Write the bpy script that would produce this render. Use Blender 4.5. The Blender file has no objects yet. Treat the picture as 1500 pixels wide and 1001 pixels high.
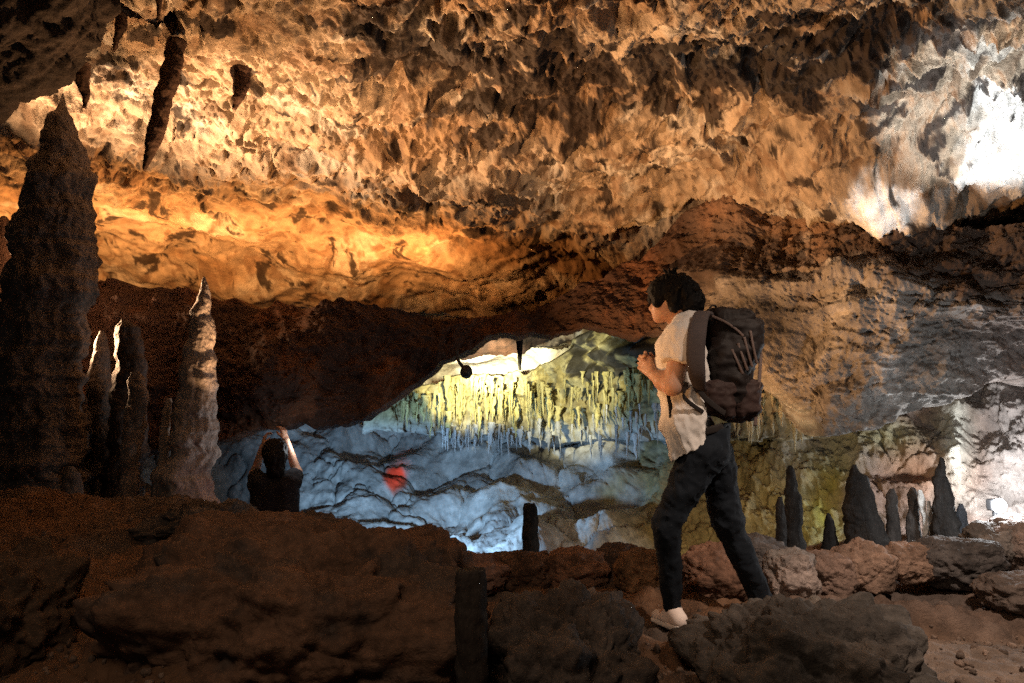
import bpy, math, random
import numpy as np
from mathutils import Vector, Matrix

random.seed(7)
RNG = np.random.default_rng(7)
sc = bpy.context.scene
col = sc.collection

# ------------------------------------------------------------------ camera frame
F = 1083.0
CAMZ = 1.05
PITCH = math.radians(5.3)
cp, sp = math.cos(PITCH), math.sin(PITCH)


def PA(px, py, Y):
    """points at world distance Y (along +Y) that are seen in direction px, py of a 1500x1001 frame"""
    px, py, Y = np.broadcast_arrays(np.asarray(px, float), np.asarray(py, float), np.asarray(Y, float))
    a = (px - 750.0) / F
    b = -(py - 500.5) / F
    dy = cp - b * sp
    dz = sp + b * cp
    return np.stack([a / dy * Y, Y, CAMZ + dz / dy * Y], -1)


def P(px, py, Y):
    return PA(px, py, Y)


def project(p):
    x, y, z = p[..., 0], p[..., 1], p[..., 2] - CAMZ
    fwd = y * cp + z * sp
    up = -y * sp + z * cp
    return 750.0 + F * x / fwd, 500.5 - F * up / fwd


# ------------------------------------------------------------------ noise
def _hash(ix, iy, iz, seed):
    h = (ix.astype(np.uint32) * np.uint32(374761393) + iy.astype(np.uint32) * np.uint32(668265263)
         + iz.astype(np.uint32) * np.uint32(2147483647) + np.uint32(seed * 974711 + 13))
    h = (h ^ (h >> np.uint32(13))) * np.uint32(1274126177)
    h = (h ^ (h >> np.uint32(16))) * np.uint32(2246822519)
    return h ^ (h >> np.uint32(15))


_G = np.array([[1, 1, 0], [-1, 1, 0], [1, -1, 0], [-1, -1, 0], [1, 0, 1], [-1, 0, 1], [1, 0, -1], [-1, 0, -1],
               [0, 1, 1], [0, -1, 1], [0, 1, -1], [0, -1, -1], [1, 1, 0], [-1, 1, 0], [0, -1, 1], [0, -1, -1]], np.float32)


def perlin(p, seed=0):
    p = np.asarray(p, np.float32)
    i = np.floor(p)
    f = p - i
    i = i.astype(np.int64)
    u = f * f * f * (f * (f * 6 - 15) + 10)
    out = np.zeros(p.shape[:-1], np.float32)
    for dx in (0, 1):
        wx = u[..., 0] if dx else 1 - u[..., 0]
        for dy in (0, 1):
            wy = u[..., 1] if dy else 1 - u[..., 1]
            for dz in (0, 1):
                wz = u[..., 2] if dz else 1 - u[..., 2]
                g = _G[_hash(i[..., 0] + dx, i[..., 1] + dy, i[..., 2] + dz, seed) & np.uint32(15)]
                d = g[..., 0] * (f[..., 0] - dx) + g[..., 1] * (f[..., 1] - dy) + g[..., 2] * (f[..., 2] - dz)
                out += wx * wy * wz * d
    return out


def fbm(p, octs=4, seed=0, gain=.5, lac=2.03):
    a, out, q = 1.0, 0.0, np.asarray(p, np.float32)
    for k in range(octs):
        out = out + a * perlin(q, seed + k)
        q = q * lac + 3.7
        a *= gain
    return out


def ridged(p, octs=4, seed=0, gain=.5):
    a, out, q = 1.0, 0.0, np.asarray(p, np.float32)
    for k in range(octs):
        n = 1 - np.abs(perlin(q, seed + k)) * 2
        out = out + a * n * n
        q = q * 2.07 + 5.1
        a *= gain
    return out / 1.9


def worley(p, seed=0):
    """distance to the nearest and second nearest feature point"""
    p = np.asarray(p, np.float32)
    i = np.floor(p).astype(np.int64)
    f = p - i
    d1 = np.full(p.shape[:-1], 9.0, np.float32)
    d2 = d1.copy()
    for dx in (-1, 0, 1):
        for dy in (-1, 0, 1):
            for dz in (-1, 0, 1):
                h = _hash(i[..., 0] + dx, i[..., 1] + dy, i[..., 2] + dz, seed)
                ox = (h & np.uint32(1023)).astype(np.float32) / 1023
                oy = ((h >> np.uint32(10)) & np.uint32(1023)).astype(np.float32) / 1023
                oz = ((h >> np.uint32(20)) & np.uint32(1023)).astype(np.float32) / 1023
                d = (dx + ox - f[..., 0]) ** 2 + (dy + oy - f[..., 1]) ** 2 + (dz + oz - f[..., 2]) ** 2
                nd1 = np.minimum(d1, d)
                d2 = np.minimum(np.maximum(d1, d), d2)
                d1 = nd1
    return np.sqrt(d1), np.sqrt(d2)


def sstep(a, b, x):
    t = np.clip((x - a) / (b - a), 0, 1)
    return t * t * (3 - 2 * t)


def tps(src, val, dst):
    """thin plate spline through scattered control values"""
    src = np.asarray(src, float)
    val = np.asarray(val, float)
    dst = np.asarray(dst, float)
    n = len(src)

    def K(r2):
        return np.where(r2 > 1e-12, r2 * np.log(r2 + 1e-12), 0.0)
    d = ((src[:, None] - src[None]) ** 2).sum(-1)
    A = np.zeros((n + 3, n + 3))
    A[:n, :n] = K(d) + np.eye(n) * 1e-4
    A[:n, n] = 1
    A[:n, n + 1:] = src
    A[n, :n] = 1
    A[n + 1:, :n] = src.T
    w = np.linalg.solve(A, np.concatenate([val, np.zeros(3)]))
    flat = dst.reshape(-1, 2)
    out = np.empty(len(flat))
    for s in range(0, len(flat), 60000):
        q = flat[s:s + 60000]
        r = ((q[:, None] - src[None]) ** 2).sum(-1)
        out[s:s + 60000] = K(r) @ w[:n] + w[n] + q @ w[n + 1:]
    return out.reshape(dst.shape[:-1])


# ------------------------------------------------------------------ materials
def new_mat(name):
    m = bpy.data.materials.new(name)
    m.use_nodes = True
    nt = m.node_tree
    nt.nodes.clear()
    return m, nt, nt.nodes.new, nt.links.new


def rock_mat(name, base=(.25, .2, .16), var=.45, scale=3.0, rough=.85, bump=.5, fine=45.0, spec=.25, attr=True, stretch=(1, 1, 1)):
    m, nt, N, L = new_mat(name)
    out = N('ShaderNodeOutputMaterial')
    b = N('ShaderNodeBsdfPrincipled')
    L(b.outputs[0], out.inputs[0])
    tc = N('ShaderNodeTexCoord')
    mp = N('ShaderNodeMapping')
    mp.inputs['Scale'].default_value = stretch
    L(tc.outputs['Object'], mp.inputs[0])
    n1 = N('ShaderNodeTexNoise')
    n1.inputs['Scale'].default_value = scale
    n1.inputs['Detail'].default_value = 9
    n1.inputs['Roughness'].default_value = .65
    L(mp.outputs[0], n1.inputs['Vector'])
    r1 = N('ShaderNodeMapRange')
    r1.inputs['From Min'].default_value = .3
    r1.inputs['From Max'].default_value = .7
    r1.inputs['To Min'].default_value = 1 - var
    r1.inputs['To Max'].default_value = 1 + var * .55
    L(n1.outputs['Fac'], r1.inputs['Value'])
    n2 = N('ShaderNodeTexNoise')
    n2.inputs['Scale'].default_value = scale * 7
    n2.inputs['Detail'].default_value = 6
    L(mp.outputs[0], n2.inputs['Vector'])
    r2 = N('ShaderNodeMapRange')
    r2.inputs['From Min'].default_value = .35
    r2.inputs['From Max'].default_value = .65
    r2.inputs['To Min'].default_value = .72
    r2.inputs['To Max'].default_value = 1.15
    L(n2.outputs['Fac'], r2.inputs['Value'])
    mm = N('ShaderNodeMath')
    mm.operation = 'MULTIPLY'
    L(r1.outputs[0], mm.inputs[0])
    L(r2.outputs[0], mm.inputs[1])
    mix = N('ShaderNodeMix')
    mix.data_type = 'RGBA'
    mix.blend_type = 'MULTIPLY'
    mix.inputs[0].default_value = 1
    if attr:
        at = N('ShaderNodeAttribute')
        at.attribute_name = 'tint'
        L(at.outputs['Color'], mix.inputs[6])
    else:
        mix.inputs[6].default_value = (*base, 1)
    L(mm.outputs[0], mix.inputs[7])
    L(mix.outputs[2], b.inputs['Base Color'])
    b.inputs['Roughness'].default_value = rough
    b.inputs['Specular IOR Level'].default_value = spec
    nb = N('ShaderNodeTexNoise')
    nb.inputs['Scale'].default_value = fine
    nb.inputs['Detail'].default_value = 5
    nb.inputs['Roughness'].default_value = .7
    L(mp.outputs[0], nb.inputs['Vector'])
    bp = N('ShaderNodeBump')
    bp.inputs['Strength'].default_value = bump
    bp.inputs['Distance'].default_value = .02
    L(nb.outputs['Fac'], bp.inputs['Height'])
    L(bp.outputs[0], b.inputs['Normal'])
    return m


def cloth_mat(name, base, rough=.85, scale=300, bump=.2, sheen=.0, var=.25):
    m, nt, N, L = new_mat(name)
    out = N('ShaderNodeOutputMaterial')
    b = N('ShaderNodeBsdfPrincipled')
    L(b.outputs[0], out.inputs[0])
    tc = N('ShaderNodeTexCoord')
    n = N('ShaderNodeTexNoise')
    n.inputs['Scale'].default_value = 12
    n.inputs['Detail'].default_value = 6
    L(tc.outputs['Object'], n.inputs['Vector'])
    r = N('ShaderNodeMapRange')
    r.inputs['To Min'].default_value = 1 - var
    r.inputs['To Max'].default_value = 1 + var
    L(n.outputs['Fac'], r.inputs['Value'])
    mix = N('ShaderNodeMix')
    mix.data_type = 'RGBA'
    mix.blend_type = 'MULTIPLY'
    mix.inputs[0].default_value = 1
    mix.inputs[6].default_value = (*base, 1)
    L(r.outputs[0], mix.inputs[7])
    L(mix.outputs[2], b.inputs['Base Color'])
    b.inputs['Roughness'].default_value = rough
    b.inputs['Specular IOR Level'].default_value = .2
    if sheen:
        b.inputs['Sheen Weight'].default_value = sheen
    n2 = N('ShaderNodeTexNoise')
    n2.inputs['Scale'].default_value = scale
    L(tc.outputs['Object'], n2.inputs['Vector'])
    bp = N('ShaderNodeBump')
    bp.inputs['Strength'].default_value = bump
    bp.inputs['Distance'].default_value = .003
    L(n2.outputs['Fac'], bp.inputs['Height'])
    L(bp.outputs[0], b.inputs['Normal'])
    return m


def skin_mat(name, base=(.5, .29, .19)):
    m = cloth_mat(name, base, rough=.5, scale=120, bump=.08, var=.12)
    b = [n for n in m.node_tree.nodes if n.type == 'BSDF_PRINCIPLED'][0]
    b.inputs['Subsurface Weight'].default_value = .15
    b.inputs['Subsurface Radius'].default_value = (.02, .008, .004)
    b.inputs['Specular IOR Level'].default_value = .4
    return m


def emit_mat(name, c, s):
    m, nt, N, L = new_mat(name)
    out = N('ShaderNodeOutputMaterial')
    e = N('ShaderNodeEmission')
    e.inputs[0].default_value = (*c, 1)
    e.inputs[1].default_value = s
    L(e.outputs[0], out.inputs[0])
    return m


M_ROCK = rock_mat('cave_rock')
M_CEIL = rock_mat('cave_ceiling_rock', var=.4, scale=1.6, fine=38, bump=.55)
M_WALL = rock_mat('cave_wall_rock', var=.45, scale=1.4, fine=26, bump=.6)
M_GROUND = rock_mat('earth_floor', var=.5, scale=2.2, fine=60, bump=.8, rough=.9)
M_BOULDER = rock_mat('boulder_stone', var=.5, scale=5, fine=45, bump=.8, rough=.9)
M_DRIP = rock_mat('dripstone', var=.45, scale=6, fine=70, bump=.6, rough=.8, spec=.12, stretch=(1, 1, .35))
M_METAL = cloth_mat('dark_metal', (.03, .03, .032), rough=.45, bump=.02)
M_LENS = emit_mat('floodlight_glow', (.9, .97, 1.0), 60)


# ------------------------------------------------------------------ mesh helpers
def tag(o, label=None, cat=None, group=None, kind=None):
    if label:
        o['label'] = label
    if cat:
        o['category'] = cat
    if group:
        o['group'] = group
    if kind:
        o['kind'] = kind
    return o


def mesh_np(name, verts, faces, mat, parent=None, tint=None, smooth=True):
    verts = np.ascontiguousarray(verts, np.float32).reshape(-1, 3)
    faces = np.asarray(faces, np.int32)
    me = bpy.data.meshes.new(name)
    k = faces.shape[1]
    me.vertices.add(len(verts))
    me.vertices.foreach_set('co', verts.ravel())
    me.loops.add(faces.size)
    me.loops.foreach_set('vertex_index', faces.ravel())
    me.polygons.add(len(faces))
    me.polygons.foreach_set('loop_start', np.arange(0, faces.size, k, dtype=np.int32))
    me.polygons.foreach_set('loop_total', np.full(len(faces), k, np.int32))
    if smooth:
        me.polygons.foreach_set('use_smooth', np.ones(len(faces), bool))
    me.update(calc_edges=True)
    me.validate()
    if tint is not None:
        t = np.asarray(tint, np.float32)
        if t.ndim == 1:
            t = np.broadcast_to(t, (len(verts), 3))
        t = t.reshape(-1, 3)
        at = me.color_attributes.new('tint', 'FLOAT_COLOR', 'POINT')
        at.data.foreach_set('color', np.concatenate([t, np.ones((len(t), 1), np.float32)], 1).astype(np.float32).ravel())
    me.materials.append(mat)
    o = bpy.data.objects.new(name, me)
    col.objects.link(o)
    if parent is not None:
        o.parent = parent
    return o


def rebase(o, loc):
    """move the object's origin to loc without moving its geometry"""
    loc = Vector(loc)
    o.data.transform(Matrix.Translation(-loc))
    o.location = loc
    return o


def grid_faces(nu, nv, wrap=False):
    """vertex index = iv*nu + iu"""
    iu = np.arange(nu if wrap else nu - 1)
    iv = np.arange(nv - 1)
    a, b = np.meshgrid(iu, iv)
    a, b = a.ravel(), b.ravel()
    a2 = (a + 1) % nu
    return np.stack([b * nu + a, b * nu + a2, (b + 1) * nu + a2, (b + 1) * nu + a], 1)


def grid_normals(p):
    du = np.gradient(p, axis=1)
    dv = np.gradient(p, axis=0)
    n = np.cross(du, dv)
    return n / (np.linalg.norm(n, axis=-1, keepdims=True) + 1e-9)


def cols(a, b, step, lo, hi, nout=60):
    """columns dense inside a..b and sparse out to lo..hi"""
    return np.concatenate([np.linspace(lo, a, nout, endpoint=False), np.arange(a, b, step), np.linspace(b, hi, nout)])


def blend(base, other, w):
    w = np.asarray(w)[..., None]
    return base * (1 - w) + np.asarray(other, np.float32) * w


def gauss(px, py, cx, cy, rx, ry, rot=0):
    c, s = math.cos(rot), math.sin(rot)
    dx, dy = px - cx, py - cy
    u = (dx * c + dy * s) / rx
    v = (-dx * s + dy * c) / ry
    return np.exp(-(u * u + v * v))


def segdist(px, py, pts):
    d = np.full(np.shape(px), 1e9)
    for (x0, y0), (x1, y1) in zip(pts[:-1], pts[1:]):
        t = np.clip(((px - x0) * (x1 - x0) + (py - y0) * (y1 - y0)) / ((x1 - x0) ** 2 + (y1 - y0) ** 2), 0, 1)
        d = np.minimum(d, np.hypot(px - x0 - t * (x1 - x0), py - y0 - t * (y1 - y0)))
    return d


# ================================================================== THE CAVE
# ---- ceiling: a height field that slopes away from overhead to the back of the chamber
def build_ceiling():
    ctrl = []
    for px, py, Y in [(0, 0, 4.3), (400, 0, 4.2), (750, 0, 4.2), (1100, 0, 4.15), (1500, 0, 3.9),
                      (0, 200, 6.0), (400, 200, 6.2), (750, 200, 6.1), (1100, 200, 5.9), (1500, 180, 5.2),
                      (0, 310, 7.5), (400, 310, 7.7), (750, 310, 7.6), (1050, 300, 6.8), (1180, 298, 6.2), (1300, 288, 5.8), (1500, 280, 5.6),
                      (0, 395, 8.9), (400, 405, 9.0), (750, 410, 9.0), (1200, 345, 7.6), (1750, 300, 5.7)]:
        q = P(px, py, Y)
        ctrl.append(q)
    for x, y, z in [(-6, -3, 3.2), (0, -3, 3.3), (6, -3, 3.0), (-6, 2, 3.3), (0, 1.5, 3.45), (5, 2, 3.1), (-9, 8, 2.9), (9, 8, 2.6), (3.0, 7.4, 2.75), (4.2, 6.6, 2.75), (5.4, 5.6, 2.85), (-6, 10.2, 2.2), (-3, 10.2, 2.2), (0, 10.2, 2.15), (3, 10.2, 2.2), (6, 10.2, 2.2), (-3, 12, 2.25), (0, 12, 2.25), (3, 12, 2.25), (-8, 15, 2.3), (0, 15, 2.3), (8, 15, 2.3)]:
        ctrl.append(np.array([x, y, z]))
    ctrl = np.array(ctrl)
    u = cols(-60, 1560, 1.9, -1100, 2600, 50)
    Yv = np.concatenate([np.linspace(-3, 3.6, 30, endpoint=False), 1 / np.linspace(1 / 3.6, 1 / 14.0, 560)])
    U, Yg = np.meshgrid(u, Yv)
    X = (U - 750) / F * (np.maximum(Yg, 1.0) * .985 + .35)
    Z = tps(ctrl[:, :2], ctrl[:, 2], np.stack([X, Yg], -1))
    p = np.stack([X, Yg, Z], -1)
    px, py = project(p)
    px = np.where(Yg < 2, U, px)
    py = np.where(Yg < 2, -400, py)
    q = p * np.array([1, 1, 1.0])
    warp = np.stack([fbm(q * .9 + 11, 3, 1), fbm(q * .9 + 31, 3, 2), fbm(q * .9 + 57, 3, 3)], -1)
    qw = q + warp * .35
    # character of the roof by place: smoother by the far lip, deeply scalloped in the middle, lamellar at the right
    smooth_lip = sstep(250, 350, py + (px - 400) * -.08) * (1 - sstep(720, 880, px))
    mid = np.clip(gauss(px, py, 760, 130, 330, 170) + gauss(px, py, 1050, 120, 320, 150) * .8, 0, 1)
    left = np.clip(gauss(px, py, 260, 120, 330, 230), 0, 1)
    lam = np.clip(gauss(px, py, 1420, 90, 230, 120), 0, 1)
    d = fbm(q * .8, 4, 10) * .20
    d = d + fbm(qw * np.array([2.6, 1.7, 2]), 4, 20) * .085 * (1 - .75 * smooth_lip)
    # solution pits of several sizes, sharp edged, and the rough crust between them
    rough_ = 1 - .88 * smooth_lip
    for fr, am, sd, lim in (((2.6, 1.7, 2.2), .10, 40, .46), ((5.5, 3.6, 4.6), .075, 41, .46), ((11, 7, 9), .045, 42, .44), ((20, 12, 17), .022, 43, .44)):
        wv = qw * np.array(fr) + warp * .5 + .20 * np.stack([fbm(q * fr[0] * 1.4, 3, sd + 5), fbm(q * fr[0] * 1.4 + 7, 3, sd + 6), 0 * d], -1)
        w1, w2 = worley(wv, sd)
        msk = sstep(.0, .3, fbm(q * (.8 + fr[0] * .18) + sd, 3, sd + 7))
        d = d + sstep(lim, lim * .55, w1) * am * (.5 + .7 * mid + .6 * left) * msk * rough_
    d = d + fbm(qw * np.array([3.2, 1.8, 2.6]), 3, 50) * .03 * rough_
    d = d + fbm(q * np.array([11, 9, 9]), 5, 53, gain=.68) * .034 * rough_ + fbm(q * np.array([9, 5, 8]), 4, 58) * .010
    # lamellae at the upper right, running up and to the right
    a = math.radians(35)
    s1 = (q[..., 0] * math.cos(a) + q[..., 1] * math.sin(a))
    s2 = (-q[..., 0] * math.sin(a) + q[..., 1] * math.cos(a))
    ql = np.stack([s1 * 1.3 + warp[..., 0] * .5, s2 * 5.5 + warp[..., 1] * 1.2, q[..., 2] * 2], -1)
    d = d - (ridged(ql, 3, 60) - .5) * .20 * lam
    # the big hanging fold from the middle to the upper right, the hollow on its near side
    fold = segdist(px, py, [(560, 250), (700, 240), (860, 200), (1000, 175), (1180, 165), (1330, 120), (1500, 40)])
    d = d - .12 * np.exp(-(fold / 46.0) ** 2) * (.8 + .5 * fbm(q * 2.2, 2, 71))
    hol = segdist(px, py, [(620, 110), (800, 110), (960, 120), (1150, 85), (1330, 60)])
    d = d + .08 * np.exp(-(hol / 66.0) ** 2)
    # ledge of white crust, crack lines
    d = d - .20 * np.clip(gauss(px, py, 1300, 285, 95, 28), 0, 1)
    crk = segdist(px + fbm(q * 4, 2, 80) * 18, py + fbm(q * 4, 2, 81) * 18, [(150, 265), (215, 262), (300, 300), (340, 312), (480, 325)])
    d = d + .10 * np.exp(-(crk / 5.0) ** 2) * sstep(-.3, .1, fbm(q * 2, 2, 82))
    p = p + np.stack([fbm(qw * 3, 3, 90) * .05, fbm(qw * 3, 3, 93) * .06, d], -1)
    tint = np.broadcast_to(np.array([.30, .235, .17], np.float32), p.shape).copy()
    tint = blend(tint, (.20, .12, .06), sstep(.0, .5, fbm(q * .9 + 2, 4, 95)) * .8)
    tint = blend(tint, (.44, .42, .38), sstep(.1, .45, fbm(q * 1.6 + 9, 4, 96)) * .6)
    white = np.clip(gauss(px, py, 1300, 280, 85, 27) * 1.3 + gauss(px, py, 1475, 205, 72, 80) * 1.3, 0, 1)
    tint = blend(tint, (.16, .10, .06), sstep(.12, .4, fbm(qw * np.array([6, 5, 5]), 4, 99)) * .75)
    tint = blend(tint, (.72, .70, .66), sstep(.35, .6, white + fbm(q * 5, 4, 97) * .5 - .12))  # white crust, and the floodlight's bright patch painted into the tint
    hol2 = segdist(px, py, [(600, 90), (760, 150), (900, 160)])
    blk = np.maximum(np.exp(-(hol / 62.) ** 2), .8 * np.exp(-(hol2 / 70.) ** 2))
    tint = blend(tint, (.018, .012, .010), sstep(.34, .54, blk * .80 + fbm(qw * np.array([3.4, 3, 3]), 5, 98, gain=.62) * .95) * .93)  # near-black areas: the shade of the hollows is put into the colour
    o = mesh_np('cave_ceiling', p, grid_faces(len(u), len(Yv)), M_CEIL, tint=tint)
    tag(o, kind='structure')
    return p, px, py


CEIL_P, CEIL_PX, CEIL_PY = build_ceiling()


def relief(name, ctrl, u, top, bot, nv, disp, tintf, mat, back_top=0.0, back_bot=0.0, nb=22, nb_top_lift=.05, kind='structure'):
    """rock face between two rims; the depth is a spline through (px, py, Y) points; the rims roll back to give the mass thickness"""
    ctrl = np.array(ctrl, float)
    T = np.interp(u, *np.array(top, float).T)
    B = np.interp(u, *np.array(bot, float).T)
    T = T + fbm(np.stack([u / 60, u * 0, u * 0], -1), 4, 301) * 14
    B = B + fbm(np.stack([u / 50, u * 0 + 5, u * 0], -1), 4, 302) * 12
    v = np.linspace(0, 1, nv)
    U, V = np.meshgrid(u, v)
    PY = T[None] * (1 - V) + B[None] * V
    Y = tps(ctrl[:, :2] / 200.0, ctrl[:, 2], np.stack([U, PY], -1) / 200.0)
    p = PA(U, PY, Y)
    n = grid_normals(p)
    n *= np.where((n[..., 1:2] > 0), -1, 1)
    q = p.copy()
    dd = disp(q, U, PY)
    p = p + n * dd[..., None]
    rows = [p]
    tints = [tintf(q, U, PY)]
    if back_top:
        t = np.linspace(0, 1, nb + 1)[1:][::-1, None]
        e = p[0][None]
        add = np.stack([e[..., 0] + 0 * t, e[..., 1] + back_top * t, e[..., 2] + nb_top_lift * np.sin(t * math.pi) - .05 * back_top * t], -1)
        add[..., 2] += fbm(add * 3, 3, 310) * .05 * t
        rows.insert(0, add)
        tints.insert(0, np.repeat(tints[0][:1], nb, 0))
    if back_bot:
        t = np.linspace(0, 1, nb + 1)[1:, None]
        e = p[-1][None]
        add = np.stack([e[..., 0] + 0 * t, e[..., 1] + back_bot * t, e[..., 2] + .25 * t * t - .05 * np.sin(t * math.pi)], -1)
        add[..., 2] += fbm(add * 3, 3, 311) * .06 * t
        rows.append(add)
        tints.append(np.repeat(tints[-1][-1:], nb, 0))
    p = np.concatenate(rows, 0)
    tint = np.concatenate(tints, 0)
    o = mesh_np(name, p, grid_faces(p.shape[1], p.shape[0]), mat, tint=tint)
    tag(o, kind=kind)
    return o


# ---- the low mass of rock that closes the chamber: dark arch on the left, layered slope on the right
def arch_disp(q, px, py):
    warp = np.stack([fbm(q * 1.2, 3, 401), fbm(q * 1.2 + 9, 3, 402), fbm(q * 1.2 + 19, 3, 403)], -1)
    right = sstep(980, 1200, px)
    d = fbm(q * .9, 4, 404) * (.16 + .12 * right)
    d = d + fbm((q + warp * .2) * 2.8, 5, 405) * .09
    # bedding: shelves that dip to the left
    h = q[..., 2] + .10 * q[..., 0] + warp[..., 0] * .12
    bed = (ridged(np.stack([q[..., 0] * .7, q[..., 1] * .7, h * 4.5], -1), 4, 406) - .5)
    d = d + bed * .04 * right + bed * .04
    w1, w2 = worley((q + warp * .15) * np.array([3.5, 3.5, 6]), 407)
    d = d - sstep(.08, .0, w2 - w1) * .02 * right
    d = d + fbm(q * 7, 5, 411, gain=.6) * .03 * right + fbm(q * 13, 4, 408, gain=.65) * .026
    blk = sstep(1205, 1220, px) * (1 - sstep(1262, 1275, px)) * sstep(560, 575, py) * (1 - sstep(600, 615, py))
    d = d + blk * .12
    rec = gauss(px, py, 1180, 500, 40, 60)
    d = d - rec * .18
    rim = segdist(px, py, [(1010, 395), (1100, 415), (1200, 412), (1300, 398)])
    d = d + .10 * np.exp(-(rim / 14) ** 2)
    return d


def arch_tint(q, px, py):
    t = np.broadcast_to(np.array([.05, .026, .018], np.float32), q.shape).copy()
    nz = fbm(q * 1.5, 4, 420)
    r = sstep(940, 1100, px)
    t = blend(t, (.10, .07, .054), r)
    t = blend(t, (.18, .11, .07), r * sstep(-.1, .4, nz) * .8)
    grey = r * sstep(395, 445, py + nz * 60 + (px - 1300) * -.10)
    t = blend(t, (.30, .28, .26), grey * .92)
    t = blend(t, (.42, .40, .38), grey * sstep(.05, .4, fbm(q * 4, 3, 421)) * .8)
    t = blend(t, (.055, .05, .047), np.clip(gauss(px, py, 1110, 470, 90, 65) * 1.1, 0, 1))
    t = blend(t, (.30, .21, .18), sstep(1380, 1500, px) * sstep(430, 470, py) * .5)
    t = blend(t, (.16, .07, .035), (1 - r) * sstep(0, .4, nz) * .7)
    return t


ARCH_CTRL = [(-400, 470, 5.8), (-400, 650, 5.8), (130, 400, 6.5), (130, 640, 6.3), (400, 430, 6.7), (400, 540, 6.3), (400, 630, 6.5), (600, 445, 7.0), (620, 560, 6.9),
             (780, 445, 7.2), (760, 498, 7.1), (850, 410, 7.2), (850, 485, 7.1), (1005, 330, 7.0), (1000, 480, 7.0), (1100, 400, 6.4),
             (1130, 540, 6.5), (1200, 340, 6.3), (1200, 450, 6.1), (1200, 600, 6.2), (1350, 320, 5.9), (1350, 450, 5.7), (1350, 598, 5.9), (1500, 330, 5.6),
             (1500, 450, 5.5), (1500, 560, 5.7), (2000, 360, 4.4), (2000, 550, 4.5)]
ARCH_TOP = [(-900, 350), (-60, 406), (130, 416), (260, 424), (400, 444), (520, 452), (600, 456), (700, 464), (780, 447), (850, 420), (940, 372), (1005, 312), (1050, 285), (1120, 280), (1190, 300), (1230, 318),
            (1300, 322), (1400, 330), (1500, 335), (2300, 330)]
ARCH_BOT = [(-900, 720), (100, 680), (320, 648), (380, 632), (440, 622), (500, 622), (560, 598), (600, 566), (640, 536), (680, 508), (720, 494), (760, 488), (850, 480), (940, 490),
            (1000, 480), (1080, 500), (1130, 540), (1190, 600), (1212, 632), (1260, 627), (1340, 600), (1440, 574), (1500, 560), (2300, 500)]
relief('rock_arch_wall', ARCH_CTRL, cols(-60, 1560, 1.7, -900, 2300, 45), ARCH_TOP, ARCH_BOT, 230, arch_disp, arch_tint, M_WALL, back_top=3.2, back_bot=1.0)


# ---- the wall of the far chamber: blue lit blocks at the left, ochre and mossy wall at the right
def back_disp(q, px, py):
    warp = np.stack([fbm(q * .9, 3, 501), fbm(q * .9 + 9, 3, 502), fbm(q * .9 + 19, 3, 503)], -1)
    lft = 1 - sstep(900, 1010, px)
    d = fbm(q * .55, 3, 504) * .35
    w1, w2 = worley((q + warp * .45) * np.array([.75, .8, 1.15]), 505)
    d = d + (.55 - w1) * .55 * lft - sstep(.03, .0, w2 - w1) * .07 * lft
    w1, w2 = worley((q + warp * .3) * np.array([1.7, 1.7, 2.6]), 506)
    d = d + (.5 - w1) * (.10 - .05 * lft) - sstep(.035, .0, w2 - w1) * .05 * sstep(-.1, .2, fbm(q * 1.5, 2, 512))
    d = d + fbm(q * 3.2, 5, 507) * (.09 - .045 * lft) + fbm(q * 7, 5, 511, gain=.65) * .04 * (1 - .6 * lft)
    d = d + fbm(q * 13, 4, 508, gain=.65) * (.024 - .012 * lft)
    # vertical flowstone on the right hand wall
    fl = ridged(np.stack([q[..., 0] * 4.5 + warp[..., 0], q[..., 1] * 4.5, q[..., 2] * .55], -1), 3, 509) - .5
    d = d + fl * .16 * np.clip(gauss(px, py, 1120, 740, 90, 90) + gauss(px, py, 1400, 630, 60, 80) * .6, 0, 1)
    d = d + .22 * gauss(px, py, 1398, 640, 22, 80)
    # shelf shadow under the arch and the dark hollows low on the wall
    d = d - .35 * gauss(px, py, 1300, 760, 110, 40)
    d = d - .3 * gauss(px, py, 1320, 690, 50, 12)
    return d


def back_tint(q, px, py):
    nz = fbm(q * 1.3, 4, 520)
    t = np.broadcast_to(np.array([.42, .41, .40], np.float32), q.shape).copy()
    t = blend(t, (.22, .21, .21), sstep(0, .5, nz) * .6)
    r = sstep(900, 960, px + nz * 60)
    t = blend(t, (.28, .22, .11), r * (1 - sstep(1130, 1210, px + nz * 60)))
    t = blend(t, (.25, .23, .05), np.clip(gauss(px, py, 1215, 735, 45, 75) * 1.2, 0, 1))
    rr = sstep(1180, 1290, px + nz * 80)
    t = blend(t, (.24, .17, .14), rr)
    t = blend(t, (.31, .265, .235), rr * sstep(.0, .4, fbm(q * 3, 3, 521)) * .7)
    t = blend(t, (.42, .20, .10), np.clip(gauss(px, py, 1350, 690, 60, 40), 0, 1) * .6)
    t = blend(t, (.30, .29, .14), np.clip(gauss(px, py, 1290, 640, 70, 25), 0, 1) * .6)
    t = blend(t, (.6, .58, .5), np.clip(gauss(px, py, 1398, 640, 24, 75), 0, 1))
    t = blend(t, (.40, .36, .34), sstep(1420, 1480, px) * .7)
    t = blend(t, (.55, .10, .05), sstep(.45, .7, gauss(px, py, 578, 697, 24, 21) + nz * .05))  # red glow on the wall, painted into the tint under the red spot
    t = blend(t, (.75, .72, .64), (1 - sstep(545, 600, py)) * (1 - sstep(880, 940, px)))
    return t


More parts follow.
